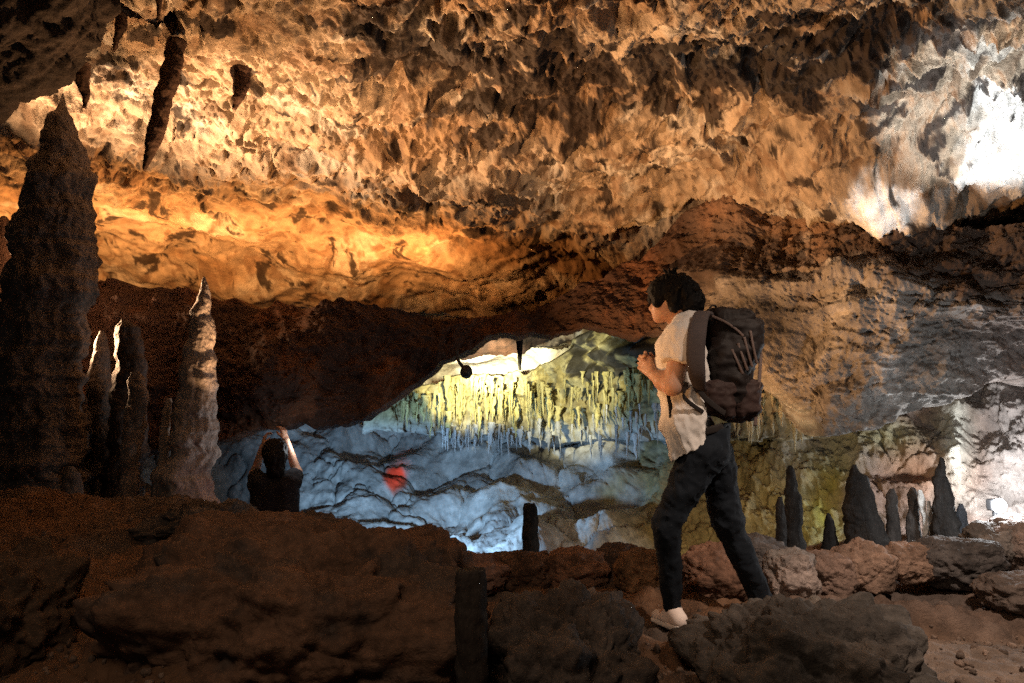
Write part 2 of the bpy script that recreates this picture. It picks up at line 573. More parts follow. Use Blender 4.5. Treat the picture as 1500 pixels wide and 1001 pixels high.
BACK_CTRL = [(150, 900, 8.4), (320, 830, 8.8), (600, 820, 8.6), (800, 815, 8.2), (940, 805, 7.9), (1140, 810, 7.0), (1250, 810, 6.7), (1400, 810, 6.5), (1500, 820, 6.2), (1500, 930, 6.0),
             (600, 930, 7.8), (1000, 930, 7.2), (150, 720, 9.4), (320, 720, 9.8), (600, 720, 10), (800, 720, 9.8), (940, 720, 9), (1000, 680, 8.4), (1140, 720, 7.4), (1250, 700, 7), (1400, 680, 6.7),
             (1500, 650, 6.4), (1500, 740, 6.3), (150, 640, 10.2), (320, 640, 10.5), (600, 640, 11.3), (800, 640, 11.3), (940, 640, 9.8), (1140, 620, 8.0), (1250, 620, 7.3),
             (1440, 565, 6.9), (1500, 540, 6.6), (700, 530, 12.2), (700, 450, 12.6), (1000, 450, 10), (1300, 450, 7.4), (2000, 560, 4.4), (2000, 800, 4.2)]
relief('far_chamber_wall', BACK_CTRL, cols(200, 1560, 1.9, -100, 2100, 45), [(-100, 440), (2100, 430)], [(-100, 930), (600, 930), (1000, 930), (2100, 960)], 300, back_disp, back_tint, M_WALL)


# ---- the roof step that carries the curtain of stalactites
def step_disp(q, px, py):
    d = fbm(q * 1.3, 4, 601) * .22 + fbm(q * 5, 4, 602) * .08
    up = 1 - sstep(545, 600, py)
    w1, w2 = worley(q * np.array([3.2, 3.2, 3.8]), 603)
    d = d + (.5 - w1) * .6 * sstep(780, 860, px) * up
    fl = ridged(np.stack([q[..., 0] * 7, q[..., 1] * 7, q[..., 2] * .9], -1), 3, 604) - .5
    return d + fl * .14


def step_tint(q, px, py):
    t = np.broadcast_to(np.array([.34, .30, .16], np.float32), q.shape).copy()
    t = blend(t, (.18, .16, .10), sstep(0, .4, fbm(q * 3, 3, 610)) * .7)
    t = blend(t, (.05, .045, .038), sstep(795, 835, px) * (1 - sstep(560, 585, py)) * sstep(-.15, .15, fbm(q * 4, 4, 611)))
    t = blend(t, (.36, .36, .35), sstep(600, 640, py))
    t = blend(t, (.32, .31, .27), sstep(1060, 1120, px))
    return t


STEP_CTRL = [(560, 600, 9.4), (600, 640, 9.7), (740, 548, 10.3), (740, 650, 10.5), (860, 490, 9.8), (860, 655, 10), (960, 480, 9), (960, 650, 9.0), (1100, 500, 7.8), (1100, 650, 7.7), (1220, 540, 7.0),
             (1220, 650, 6.9)]
STEP_TOP = [(520, 612), (580, 590), (620, 566), (660, 552), (740, 550), (790, 538), (840, 505), (870, 480), (960, 470), (1220, 500)]
STEP_BOT = [(520, 630), (600, 632), (680, 640), (760, 645), (860, 645), (940, 640), (1000, 655), (1100, 645), (1220, 640)]
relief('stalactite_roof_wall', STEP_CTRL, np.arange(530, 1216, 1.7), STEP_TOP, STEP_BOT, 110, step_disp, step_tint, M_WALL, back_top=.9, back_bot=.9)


# ---- ground
def build_ground():
    pts = [P(*t) for t in [(980, 918, 3.5), (1110, 890, 3.75), (1400, 950, 3.15), (1300, 1001, 2.75), (1500, 1001, 2.7), (1200, 935, 3.3), (1130, 900, 4.0), (1300, 902, 4.05),
                           (1500, 888, 4.1), (700, 862, 4.2), (850, 872, 4.0), (0, 735, 4.4), (120, 731, 4.5), (240, 733, 4.6), (330, 762, 4.7), (420, 782, 4.8), (520, 790, 4.8),
                           (620, 812, 4.9), (740, 815, 5.0), (0, 850, 3.3), (0, 1001, 2.4), (200, 1001, 2.4), (250, 850, 3.5), (450, 900, 3.3), (450, 1001, 2.5), (700, 1001, 2.7),
                           (1000, 1001, 2.75), (1250, 940, 3.5), (1500, 938, 3.55), (1350, 917, 3.75), (1500, 908, 3.8)]]
    pts += [np.array(t) for t in [(-3.2, 5.6, .42), (-2.75, 5.9, .30), (-3.4, 7.2, .3), (-1.95, 6.0, -.86), (-1.5, 6.6, -.85), (-.6, 6.2, -.7), (.4, 6, -.3), (1.4, 5.8, -.1), (2.6, 5.6, 0), (3.8, 5.4, .05),
                                  (-2, 9.5, -.8), (0, 9.5, -.9), (2, 8.5, -.6), (4, 7.5, -.3), (-5, 9, 0), (-5, 5, .6), (-5, 2, .3), (-4, -2, 0), (0, -2, 0), (0, 1, 0), (-1.5, 1.2, .0), (1.5, 1.2, 0),
                                  (4, -2, 0), (4, 2.5, .1), (6, 5, .3), (7, 8, 0), (-8, 5, 1.0), (-8, 10, .5)]]
    pts = np.array(pts)
    u = cols(-60, 1560, 2.2, -1300, 2800, 50)
    Yv = np.concatenate([np.linspace(-3, 1.9, 24, endpoint=False), 1 / np.linspace(1 / 1.9, 1 / 6.5, 440), np.linspace(6.6, 11, 40)])
    U, Yg = np.meshgrid(u, Yv)
    X = (U - 750) / F * np.maximum(Yg, 1.6)
    Z = tps(pts[:, :2], pts[:, 2], np.stack([X, Yg], -1))
    q = np.stack([X, Yg, Z], -1)
    px, py = project(q)
    path = sstep(1180, 1290, px + (py - 950) * .6) * sstep(.0, .4, 3.75 - Yg) * (Yg < 4.5)
    path = np.clip(path, 0, 1)
    z = Z + fbm(q * 1.1, 4, 701) * .10 * (1 - path * .8) + fbm(q * 4, 5, 703) * .05 * (1 - .75 * path) + fbm(q * 16, 4, 705) * .014
    w1, _ = worley(q * 7 + fbm(q * 3, 2, 708)[..., None], 707)
    z = z + sstep(.5, .15, w1) * .022 * (1 - .5 * path) * sstep(-.1, .3, fbm(q * 2, 2, 709))
    # the low eroded ledge beside the path
    ed = Yg - (3.62 + .10 * fbm(q * 2.2, 3, 710) - .05 * (X - 1.8))
    ledge = sstep(-.06, .05, ed) * sstep(1.15, 1.45, X) * (1 - sstep(4.3, 4.9, Yg))
    z = z + ledge * .11 - .05 * np.exp(-(ed / .06) ** 2) * sstep(1.2, 1.5, X)
    p = np.stack([X, Yg, z], -1)
    nz = fbm(q * 1.4, 4, 720)
    t = np.broadcast_to(np.array([.17, .095, .055], np.float32), q.shape).copy()
    t = blend(t, (.09, .075, .065), sstep(0, .45, nz) * .8)
    t = blend(t, (.20, .15, .12), path)
    t = blend(t, (.15, .115, .10), ledge * .6)
    tag(mesh_np('ground', p, grid_faces(len(u), len(Yv)), M_GROUND, tint=t), kind='structure')
    return pts


GPTS = build_ground()


def ground_z(x, y):
    return float(tps(GPTS[:, :2], GPTS[:, 2], np.array([[x, y]]))[0])


# ------------------------------------------------------------------ rocks
def ico(sub):
    import bmesh
    bm = bmesh.new()
    bmesh.ops.create_icosphere(bm, subdivisions=sub, radius=1)
    v = np.array([x.co[:] for x in bm.verts])
    f = np.array([[x.index for x in g.verts] for g in bm.faces])
    bm.free()
    return v, f


ICO = {k: ico(k) for k in (4, 5, 6, 7)}


def boulder(name, x0, y0, x1, y1, Y, label, cat, tint, depth=None, sub=5, seed=0, rough=.28, facet=.25, group=None, power=2.6, tint2=None, fine=1.0):
    v, f = ICO[sub]
    c = P((x0 + x1) / 2, (y0 + y1) / 2, Y)
    rx = (P(x1, 0, Y)[0] - P(x0, 0, Y)[0]) / 2
    rz = (P(750, y0, Y)[2] - P(750, y1, Y)[2]) / 2
    ry = depth or (rx + rz) / 2
    R = np.array([rx, ry, rz])
    l = (np.abs(v) ** power).sum(-1, keepdims=True) ** (1 / power)
    n = v / l
    s = (rx * ry * rz) ** (1 / 3)
    w = n * R + seed * 7.31
    d = fbm(n * 1.5 + seed * 3.1, 4, 800 + seed) * rough
    w1, w2 = worley(n * 1.6 + seed * 1.7 + .2 * fbm(n * 3, 2, 5)[..., None], 830 + seed)
    d = d + (.5 - w1) * facet
    d = d - .10 * facet * sstep(.08, 0, w2 - w1)
    pos = n * R * (1 + d[:, None])
    nn = v / np.linalg.norm(v * 1.0, axis=1, keepdims=True)
    pos = pos + nn * (fbm(w * 7, 4, 840 + seed) * .035 * fine + fbm(w * 20, 4, 850, gain=.65) * .016 * fine)[:, None]
    t = np.broadcast_to(np.array(tint, np.float32), v.shape).copy()
    t = blend(t, tint2 or tuple(np.array(tint) * .5), sstep(0, .5, fbm(w * 4, 4, 860)) * .8)
    o = mesh_np(name, pos, f, M_BOULDER, tint=t)
    o.location = c
    tag(o, label, cat, group)
    return o


BRN, GRY, RED, DRK = (.19, .12, .075), (.20, .175, .16), (.24, .135, .09), (.085, .07, .062)
PINK = (.27, .18, .135)
big = 'rock'
boulder('boulder', 205, 775, 690, 1090, 2.95, 'huge flat-topped dark brown boulder in the lower left, beside the dark post', 'boulder', (.14, .08, .052), depth=.62, sub=7, seed=1, power=3.6, rough=.2, facet=.16, tint2=(.06, .05, .045))
boulder('boulder', 714, 878, 932, 1130, 2.72, 'rough dark boulder below the white shoe, right of the dark post', 'boulder', DRK, depth=.42, sub=7, seed=2, power=2.8, tint2=(.14, .12, .11))
boulder('boulder', 1030, 893, 1335, 1160, 2.62, 'broad dark mossy boulder at the bottom edge beside the pale path', 'boulder', (.08, .07, .062), depth=.5, sub=7, seed=3, power=2.5, tint2=(.14, .12, .105))
boulder('boulder', -70, 810, 90, 1010, 2.75, 'rounded dark boulder at the bottom left corner', 'boulder', (.12, .08, .055), depth=.3, sub=6, seed=4)
boulder('boulder', 240, 738, 352, 800, 4.25, 'low dark boulder on the left mound below the pale grey stalagmite', 'boulder', DRK, depth=.3, sub=6, seed=5)
boulder('boulder', 345, 770, 470, 815, 4.3, 'flat brown boulder just in front of the dark dressed visitor', 'boulder', (.14, .09, .065), depth=.3, sub=6, seed=6)
boulder('boulder', 575, 800, 668, 905, 3.6, 'small dark knobbly boulder left of the dark post', 'boulder', (.10, .07, .055), depth=.2, sub=6, seed=7)
RG = 'rocks lining the path'
boulder('rock', 735, 808, 812, 868, 4.35, 'dark brown rock right of the dark post under the upright black stump', 'rock', (.14, .085, .06), sub=6, seed=11, group=RG, rough=.16, facet=.16, fine=.6)
boulder('rock', 800, 806, 892, 866, 4.35, 'reddish brown rock below the small pale blue patch of wall', 'rock', RED, sub=6, seed=12, group=RG, rough=.16, facet=.16, fine=.6)
boulder('rock', 872, 798, 938, 862, 4.4, 'dark rock with an arched top left of the walking legs', 'rock', (.11, .075, .06), sub=6, seed=13, group=RG, rough=.16, facet=.16, fine=.6)
boulder('rock', 908, 806, 972, 872, 4.15, 'orange brown rock touching the front trouser leg', 'rock', (.30, .17, .09), sub=6, seed=14, group=RG, rough=.16, facet=.16, fine=.6)
boulder('rock', 993, 800, 1102, 888, 4.1, 'reddish rock seen between the two trouser legs', 'rock', (.24, .13, .085), sub=6, seed=15, group=RG, rough=.16, facet=.16, fine=.6)
boulder('rock', 1062, 786, 1152, 840, 4.5, 'dark grey rock behind the rear trouser leg', 'rock', (.12, .105, .1), sub=6, seed=16, group=RG, rough=.16, facet=.16, fine=.6)
boulder('rock', 1124, 806, 1192, 888, 3.95, 'upright grey rock with a pale foot right of the rear trouser leg', 'rock', GRY, sub=6, seed=17, group=RG, rough=.16, facet=.16, fine=.6, tint2=(.34, .27, .24))
boulder('rock', 1176, 808, 1248, 874, 4.05, 'brown rock between the upright grey rock and the pair of pinkish rocks', 'rock', (.22, .15, .12), sub=6, seed=18, group=RG, rough=.16, facet=.16, fine=.6)
boulder('rock', 1226, 797, 1306, 868, 4.1, 'largest pinkish rounded rock of the row, below the broad black stalagmite', 'rock', PINK, sub=6, seed=19, group=RG, rough=.16, facet=.16, fine=.6)
boulder('rock', 1292, 797, 1366, 852, 4.15, 'smaller pinkish rock below the paired white columns', 'rock', (.29, .19, .14), sub=6, seed=20, group=RG, rough=.16, facet=.16, fine=.6)
boulder('rock', 1345, 788, 1462, 860, 4.15, 'wide dark grey rock low in front of the tall spiky stalagmite', 'rock', (.12, .105, .1), sub=6, seed=21, group=RG, rough=.16, facet=.16, fine=.6)
boulder('rock', 1418, 768, 1484, 826, 4.3, 'knobbly grey rock standing just in front of the floodlight', 'rock', GRY, sub=6, seed=22, group=RG, rough=.16, facet=.16, fine=.6)
boulder('rock', 1452, 756, 1560, 838, 4.3, 'pale pinkish rock at the right edge beside the floodlight', 'rock', (.30, .23, .20), sub=6, seed=23, group=RG, rough=.16, facet=.16, fine=.6)
boulder('rock', 1440, 842, 1560, 900, 3.8, 'flat dark brown rock on the ledge at the right edge', 'rock', (.13, .10, .085), sub=6, seed=24, group=RG, rough=.16, facet=.16, fine=.6)
boulder('rock', 470, 778, 560, 812, 4.6, 'low reddish rock on the mound edge right of the dark dressed visitor', 'rock', (.22, .11, .08), sub=5, seed=25, group=RG, rough=.16, facet=.16, fine=.6)
boulder('rock', 636, 812, 742, 872, 4.3, 'brown rock directly behind the dark post', 'rock', (.17, .10, .075), sub=6, seed=26, group=RG, rough=.16, facet=.16, fine=.6)
boulder('hanging_rock', -300, -260, 124, 172, 3.7, 'dark rock mass hanging from the ceiling in the top left corner', 'rock', (.028, .02, .016), depth=.5, sub=7, seed=31, power=2.0, rough=.16, facet=.14)


def scatter_gravel():
    v0, f0 = ICO[4] if False else ico(2)
    V, Fc, T = [], [], []
    rr = np.random.default_rng(3)
    n = 0
    for k in range(2600):
        Y = 1 / rr.uniform(1 / 5.0, 1 / 2.3)
        px = rr.uniform(-40, 1540)
        x = (px - 750) / F * Y
        r = .004 + .013 * rr.random() ** 4
        V.append(np.array([x, Y, 0]))
        T.append(r)
    xy = np.array(V)
    z = tps(GPTS[:, :2], GPTS[:, 2], xy[:, :2])
    q = np.stack([xy[:, 0], xy[:, 1], z], -1)
    px, py = project(q)
    path = np.clip(sstep(1180, 1290, px + (py - 950) * .6) * sstep(.0, .4, 3.75 - q[:, 1]), 0, 1)
    z = z + fbm(q * 1.1, 4, 701) * .10 * (1 - path * .8) + fbm(q * 4, 5, 703) * .05 * (1 - .75 * path)
    out, tint = [], []
    for k in range(len(q)):
        sc3 = rr.uniform(.6, 1.3, 3) * T[k]
        th = rr.uniform(0, 6.28)
        w = v0 * (1 + .5 * fbm(v0 * 1.3 + k, 2, 9)[:, None]) * sc3
        w = np.stack([w[:, 0] * math.cos(th) - w[:, 1] * math.sin(th), w[:, 0] * math.sin(th) + w[:, 1] * math.cos(th), w[:, 2]], -1)
        out.append(w + [q[k, 0], q[k, 1], z[k] + T[k] * .3])
        tint.append(np.broadcast_to(np.array([.16, .115, .09]) * rr.uniform(.5, 1.7), (len(v0), 3)))
        Fc.append(f0 + k * len(v0))
    o = mesh_np('gravel', np.concatenate(out), np.concatenate(Fc), M_BOULDER, tint=np.concatenate(tint))
    tag(o, 'small stones and grit scattered over the earth floor', kind='stuff')


scatter_gravel()


# ------------------------------------------------------------------ stalagmites and stalactites
def dripstone(name, prof, Y, label, cat, tint, group=None, nseg=72, nv=160, seed=0, flute=.10, rough=.06, tint2=None, yaw=0.0, parent=None, flat=.9, jig_=1.0):
    """round body through the outline (py, left px, right px) at the distance Y"""
    prof = np.array(prof, float)
    py = np.linspace(prof[0, 0], prof[-1, 0], nv)
    L_ = np.interp(py, prof[:, 0], prof[:, 1])
    R_ = np.interp(py, prof[:, 0], prof[:, 2])
    c = PA((L_ + R_) / 2, py, Y)
    r = (PA(R_, py, Y)[:, 0] - PA(L_, py, Y)[:, 0]) / 2
    th = np.linspace(0, 2 * math.pi, nseg, endpoint=False)
    ct, st = np.cos(th), np.sin(th)
    base = c[:, None] + np.stack([r[:, None] * ct, r[:, None] * st * flat, 0 * r[:, None] * ct], -1)
    q = base + seed * 5.3
    rel = (fbm(q * np.array([7, 7, 1.6]), 3, 900 + seed) * flute * 1.6 + fbm(q * np.array([6, 6, 3.5]), 5, 905 + seed, gain=.6) * rough * 1.8)
    rel = rel + np.sin(q[..., 2] * 42 + fbm(q * 3, 2, 910) * 9) * rough * .02
    rr = r[:, None] * (1 + rel) + fbm(q * 22, 3, 915) * .006
    jig = jig_ * np.stack([fbm(np.stack([py / 40, py * 0 + seed, py * 0], -1), 3, 920 + seed) * r * .35, fbm(np.stack([py / 40, py * 0 + seed + 9, py * 0], -1), 3, 921) * r * .3], -1)
    p = np.stack([c[:, None, 0] + jig[:, None, 0] + rr * ct, c[:, None, 1] + jig[:, None, 1] + rr * st * flat, np.broadcast_to(c[:, None, 2], rr.shape)], -1)
    p[..., 2] += fbm(q * 12, 2, 930) * .01
    t = np.broadcast_to(np.array(tint, np.float32), p.shape).copy()
    t = blend(t, tint2 or tuple(np.array(tint) * .45), sstep(0, .45, fbm(q * np.array([6, 6, 1.5]), 3, 940 + seed)) * .85)
    f = grid_faces(nseg, nv, wrap=True)
    V = p.reshape(-1, 3)
    tt = t.reshape(-1, 3)
    n0 = len(V)
    caps = np.stack([p[0].mean(0), p[-1].mean(0)])
    V = np.concatenate([V, caps])
    tt = np.concatenate([tt, tt[:1], tt[-1:]])
    i = np.arange(nseg)
    j = (i + 1) % nseg
    top = np.stack([np.full(nseg, n0), j, i, np.full(nseg, n0)], 1)
    o = mesh_np(name, V, f, M_DRIP, tint=tt) if False else None
    # close both ends with triangles stored as degenerate-free extra rings: shrink the last ring instead
    p2 = np.concatenate([p[:1] * .02 + p[:1].mean(1, keepdims=True) * .98, p, p[-1:] * .02 + p[-1:].mean(1, keepdims=True) * .98], 0)
    t2 = np.concatenate([t[:1], t, t[-1:]], 0)
    o = mesh_np(name, p2, grid_faces(nseg, nv + 2, wrap=True), M_DRIP, parent=parent, tint=t2)
    if parent is None:
        lo = c[-1] if c[-1][2] < c[0][2] else c[0]
        rebase(o, lo)
        tag(o, label, cat, group)
    return o


SG = 'stalagmites standing on the left mound'
LS = (.17, .14, .125)
dripstone('stalagmite', [(150, 88, 92), (164, 82, 100), (172, 74, 106), (200, 62, 112), (225, 55, 116), (250, 46, 126), (300, 36, 132), (330, 26, 131), (400, 20, 129), (450, 16, 125), (520, 10, 121), (600, 0, 118), (680, -6, 118), (760, -10, 120)], 5.3,
          'massive dark stalagmite column at the left edge, tallest in the cave', 'stalagmite', LS, SG, nseg=150, nv=420, seed=1, flute=.13, rough=.08)
dripstone('stalagmite', [(318, 2, 10), (330, -6, 18), (380, -20, 22), (460, -40, 26), (600, -60, 30), (760, -70, 40)], 5.6, 'brown stalagmite half hidden behind the left side of the massive column', 'stalagmite', (.17, .10, .07), SG, nseg=90, nv=200, seed=2)
dripstone('stalagmite', [(470, 178, 186), (480, 172, 206), (520, 170, 212), (560, 166, 212), (640, 160, 212), (760, 150, 212)], 5.5, 'blunt black stalagmite between the massive column and the pale pointed one', 'stalagmite', (.07, .055, .05), SG, nseg=80, nv=200, seed=3)
dripstone('stalagmite', [(545, 192, 204), (556, 186, 211), (600, 184, 216), (640, 180, 212), (700, 176, 202), (760, 170, 200)], 5.2, 'short rounded grey stalagmite standing against the blunt black one', 'stalagmite', (.25, .21, .19), SG, nseg=80, nv=200, seed=4, rough=.09)
dripstone('stalagmite', [(404, 298, 300), (416, 295, 304), (440, 288, 309), (480, 277, 313), (540, 268, 314), (580, 260, 313), (620, 252, 312), (680, 238, 311), (760, 225, 312)], 5.25, 'tall pointed stalagmite with a pale grey right face rising against the dark arch', 'stalagmite', (.33, .29, .27), SG, nseg=120, nv=320, seed=5, rough=.07, flute=.12)
dripstone('stalagmite', [(584, 244, 250), (600, 240, 250), (640, 234, 247), (690, 230, 245), (760, 228, 246)], 5.35, 'thin pale stalagmite close on the left of the tall pointed one', 'stalagmite', (.45, .38, .33), SG, nseg=40, nv=120, seed=6, rough=.12)
dripstone('stalagmite', [(486, 146, 152), (500, 140, 158), (560, 130, 164), (640, 124, 168), (760, 116, 170)], 5.7, 'dim grey stalagmite in the shadow just right of the massive column', 'stalagmite', (.12, .10, .09), SG, nseg=60, nv=160, seed=7)
dripstone('stalagmite', [(683, 98, 108), (694, 92, 116), (720, 90, 120), (760, 86, 122)], 4.95, 'small stubby grey stalagmite at the foot of the massive column', 'stalagmite', (.25, .22, .2), SG, nseg=50, nv=80, seed=8)
RS = 'dark stalagmites behind the row of rocks'
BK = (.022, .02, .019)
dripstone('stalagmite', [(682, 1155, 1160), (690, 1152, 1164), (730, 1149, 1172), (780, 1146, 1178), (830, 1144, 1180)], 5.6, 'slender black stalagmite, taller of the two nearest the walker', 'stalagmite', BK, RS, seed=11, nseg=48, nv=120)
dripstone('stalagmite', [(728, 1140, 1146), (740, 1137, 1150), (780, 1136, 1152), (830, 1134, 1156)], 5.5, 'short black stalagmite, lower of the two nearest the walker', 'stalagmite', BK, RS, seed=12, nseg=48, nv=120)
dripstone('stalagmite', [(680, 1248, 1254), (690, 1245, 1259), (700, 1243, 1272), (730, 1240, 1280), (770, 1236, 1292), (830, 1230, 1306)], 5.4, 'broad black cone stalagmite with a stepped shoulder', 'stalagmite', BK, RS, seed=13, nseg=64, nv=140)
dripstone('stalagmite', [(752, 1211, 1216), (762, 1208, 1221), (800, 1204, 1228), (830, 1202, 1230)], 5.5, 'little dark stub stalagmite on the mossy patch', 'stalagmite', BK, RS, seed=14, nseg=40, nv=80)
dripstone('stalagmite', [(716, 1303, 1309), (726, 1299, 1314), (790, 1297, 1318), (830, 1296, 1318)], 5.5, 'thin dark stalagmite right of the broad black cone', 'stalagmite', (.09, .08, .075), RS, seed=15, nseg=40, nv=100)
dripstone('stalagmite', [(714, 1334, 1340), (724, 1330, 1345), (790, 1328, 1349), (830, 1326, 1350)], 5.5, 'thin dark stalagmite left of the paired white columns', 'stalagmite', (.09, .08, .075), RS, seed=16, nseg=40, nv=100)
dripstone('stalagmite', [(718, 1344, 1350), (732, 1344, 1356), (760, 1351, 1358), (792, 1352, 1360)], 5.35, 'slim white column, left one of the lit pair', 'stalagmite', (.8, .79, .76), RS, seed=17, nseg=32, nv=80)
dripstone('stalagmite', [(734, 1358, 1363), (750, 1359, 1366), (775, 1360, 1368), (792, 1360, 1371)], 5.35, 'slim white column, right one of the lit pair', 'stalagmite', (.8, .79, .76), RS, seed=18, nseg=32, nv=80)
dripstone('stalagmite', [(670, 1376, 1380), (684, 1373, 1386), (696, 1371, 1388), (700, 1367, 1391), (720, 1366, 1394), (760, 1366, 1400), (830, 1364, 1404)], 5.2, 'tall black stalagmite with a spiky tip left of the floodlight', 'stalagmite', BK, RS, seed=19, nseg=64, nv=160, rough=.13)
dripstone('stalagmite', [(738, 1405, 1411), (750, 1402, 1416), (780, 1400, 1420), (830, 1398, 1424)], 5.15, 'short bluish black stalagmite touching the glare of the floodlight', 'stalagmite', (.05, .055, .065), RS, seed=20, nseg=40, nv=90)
dripstone('stalagmite', [(738, 768, 784), (744, 766, 787), (780, 765, 789), (840, 763, 790)], 6.6, 'upright blunt black stump standing against the blue lit wall', 'stalagmite', BK, seed=21, nseg=48, nv=90, flute=.05, rough=.03)
# posts of the old path
dripstone('post', [(834, 668, 711), (842, 666, 712), (900, 666, 713), (1000, 668, 715), (1120, 670, 716)], 2.2, 'thick black upright post with a flat top between the two big boulders', 'post', (.03, .026, .024), seed=31, nseg=40, nv=90, flute=.02, rough=.012, jig_=0, tint2=(.05, .04, .035))

HS = 'dark stalactites hanging from the lit ceiling'


def ceil_hit(px, py):
    d = (CEIL_PX - px) ** 2 + (CEIL_PY - py) ** 2 + np.where(CEIL_P[..., 1] < 2, 1e9, 0)
    k = np.unravel_index(np.argmin(d), d.shape)
    return CEIL_P[k]


dripstone('stalactite', [(60, 246, 272), (80, 242, 268), (110, 236, 264), (150, 226, 250), (190, 216, 240), (225, 211, 226), (250, 209, 214)], 4.6, 'long dark leaning stalactite hanging in the bright part of the ceiling', 'stalactite', (.09, .055, .04), HS, seed=41, nseg=60, nv=140, rough=.12)
dripstone('stalactite', [(20, 172, 186), (40, 168, 186), (60, 165, 176), (76, 164, 169)], 4.45, 'short dark stalactite beside the hanging rock in the top left', 'stalactite', (.09, .055, .04), HS, seed=42, nseg=40, nv=70, rough=.15)
dripstone('stalactite', [(-30, 226, 240), (0, 228, 238), (20, 229, 235), (32, 229, 232)], 4.3, 'thin dark stalactite cut off by the top edge of the photo', 'stalactite', (.09, .055, .04), HS, seed=43, nseg=40, nv=70, rough=.15)
dripstone('stalactite', [(95, 110, 134), (115, 108, 132), (140, 118, 130), (158, 122, 127)], 4.7, 'stubby dark stalactite over the tip of the massive column', 'stalactite', (.09, .055, .04), HS, seed=44, nseg=40, nv=70, rough=.15)
dripstone('stalactite', [(100, 340, 368), (120, 340, 366), (145, 340, 358), (160, 341, 346)], 4.8, 'blunt dark stalactite right of the long leaning one', 'stalactite', (.10, .06, .045), HS, seed=45, nseg=40, nv=70, rough=.18)
dripstone('stalactite', [(480, 755, 768), (505, 757, 766), (530, 758, 764), (543, 760, 763)], 7.8, 'single black stalactite hanging from the arch before the cream wall', 'stalactite', BK, seed=46, nseg=32, nv=60)


# curtain of stalactites in the far chamber: three shapes, copied
def cone_proto(k):
    nseg, nv = 12, 22
    t = np.linspace(0, 1, nv)
    r = (1 - t) ** .75 * (1 + .18 * np.sin(t * 9 + k)) + .05
    r[-1] = .01
    th = np.linspace(0, 2 * math.pi, nseg, endpoint=False)
    base = np.stack([r[:, None] * np.cos(th), r[:, None] * np.sin(th), -np.broadcast_to(t[:, None], (nv, nseg))], -1)
    n = fbm(base * np.array([1.6, 1.6, 5]) + k * 9, 3, 1000 + k)
    base[..., :2] *= (1 + n * .6)[..., None]
    base[..., 0] += (fbm(np.stack([t * 3, t * 0 + k, t * 0], -1), 2, 1010) * .7)[:, None]
    p = np.concatenate([base[:1] * np.array([.05, .05, 1]), base], 0)
    return p.reshape(-1, 3), grid_faces(nseg, nv + 1, wrap=True)


CT = {'yellow': (.42, .37, .17), 'blue': (.42, .42, .43), 'grey': (.36, .33, .25)}
CL = {'yellow': ('pale yellowish stalactite in the dense hanging curtain under the cream lit wall', 'yellow lit stalactites of the far curtain'),
      'blue': ('bluish white thin stalactite low in the hanging curtain left of the walker', 'blue lit stalactites of the far curtain'),
      'grey': ('dim grey stalactite in the cluster right of the backpack', 'grey stalactites right of the backpack')}
meshes = {}
for kk, tcol in CT.items():
    meshes[kk] = []
    for k in range(4):
        V, Fc = cone_proto(k + (0 if kk == 'yellow' else 4 if kk == 'blue' else 8))
        o = mesh_np('stalactite', V, Fc, M_DRIP, tint=np.array(tcol) * (.75 + .16 * k))
        meshes[kk].append(o.data)
        bpy.data.objects.remove(o)
sctrl = np.array(STEP_CTRL, float)


def hang(kind, px, ytop, length_px, width_px):
    Y = float(tps(sctrl[:, :2] / 200, sctrl[:, 2], np.array([[px, ytop]]) / 200)[0]) - random.uniform(.1, .5)
    c = P(px, ytop, Y)
    o = bpy.data.objects.new('stalactite', random.choice(meshes[kind]))
    col.objects.link(o)
    s = Y / F
    o.location = c + np.array([0, 0, .05])
    o.scale = (width_px * s, width_px * s, length_px * s + .05)
    o.rotation_euler = (random.uniform(-.05, .05), random.uniform(-.05, .05), random.uniform(0, 6.28))
    tag(o, CL[kind][0], 'stalactite', CL[kind][1])


for k in range(160):
    px = random.uniform(588, 955)
    lo = np.interp(px, [588, 640, 740, 860, 955], [590, 556, 556, 548, 530])
    hi = np.interp(px, [588, 700, 860, 955], [606, 612, 605, 570])
    yt = random.uniform(lo, hi)
    ln = min(random.uniform(14, 48), np.interp(px, [588, 640, 740, 860, 955], [628, 640, 652, 636, 610]) + random.uniform(-6, 12) - yt)
    hang('yellow', px, yt, max(10, ln * random.choice((.5, .8, 1, 1))), random.choice((1.3, 1.7, 2.2, 3, 5.5)))
for k in range(85):
    px = random.uniform(640, 985)
    lo = np.interp(px, [640, 760, 860, 960], [622, 622, 596, 588])
    yt = random.uniform(lo, 645)
    hang('blue', px, yt, min(random.uniform(14, 52), np.interp(px, [640, 760, 900, 985], [650, 668, 668, 672]) + random.uniform(-5, 8) - yt + 8) * random.choice((.6, 1, 1)), random.choice((1.3, 1.8, 2.4, 4.5)))
for k in range(42):
    px = random.uniform(1070, 1206)
    yt = random.uniform(535, 625)
    hang('grey', px, yt, random.uniform(16, 42), random.uniform(2.0, 5.0))

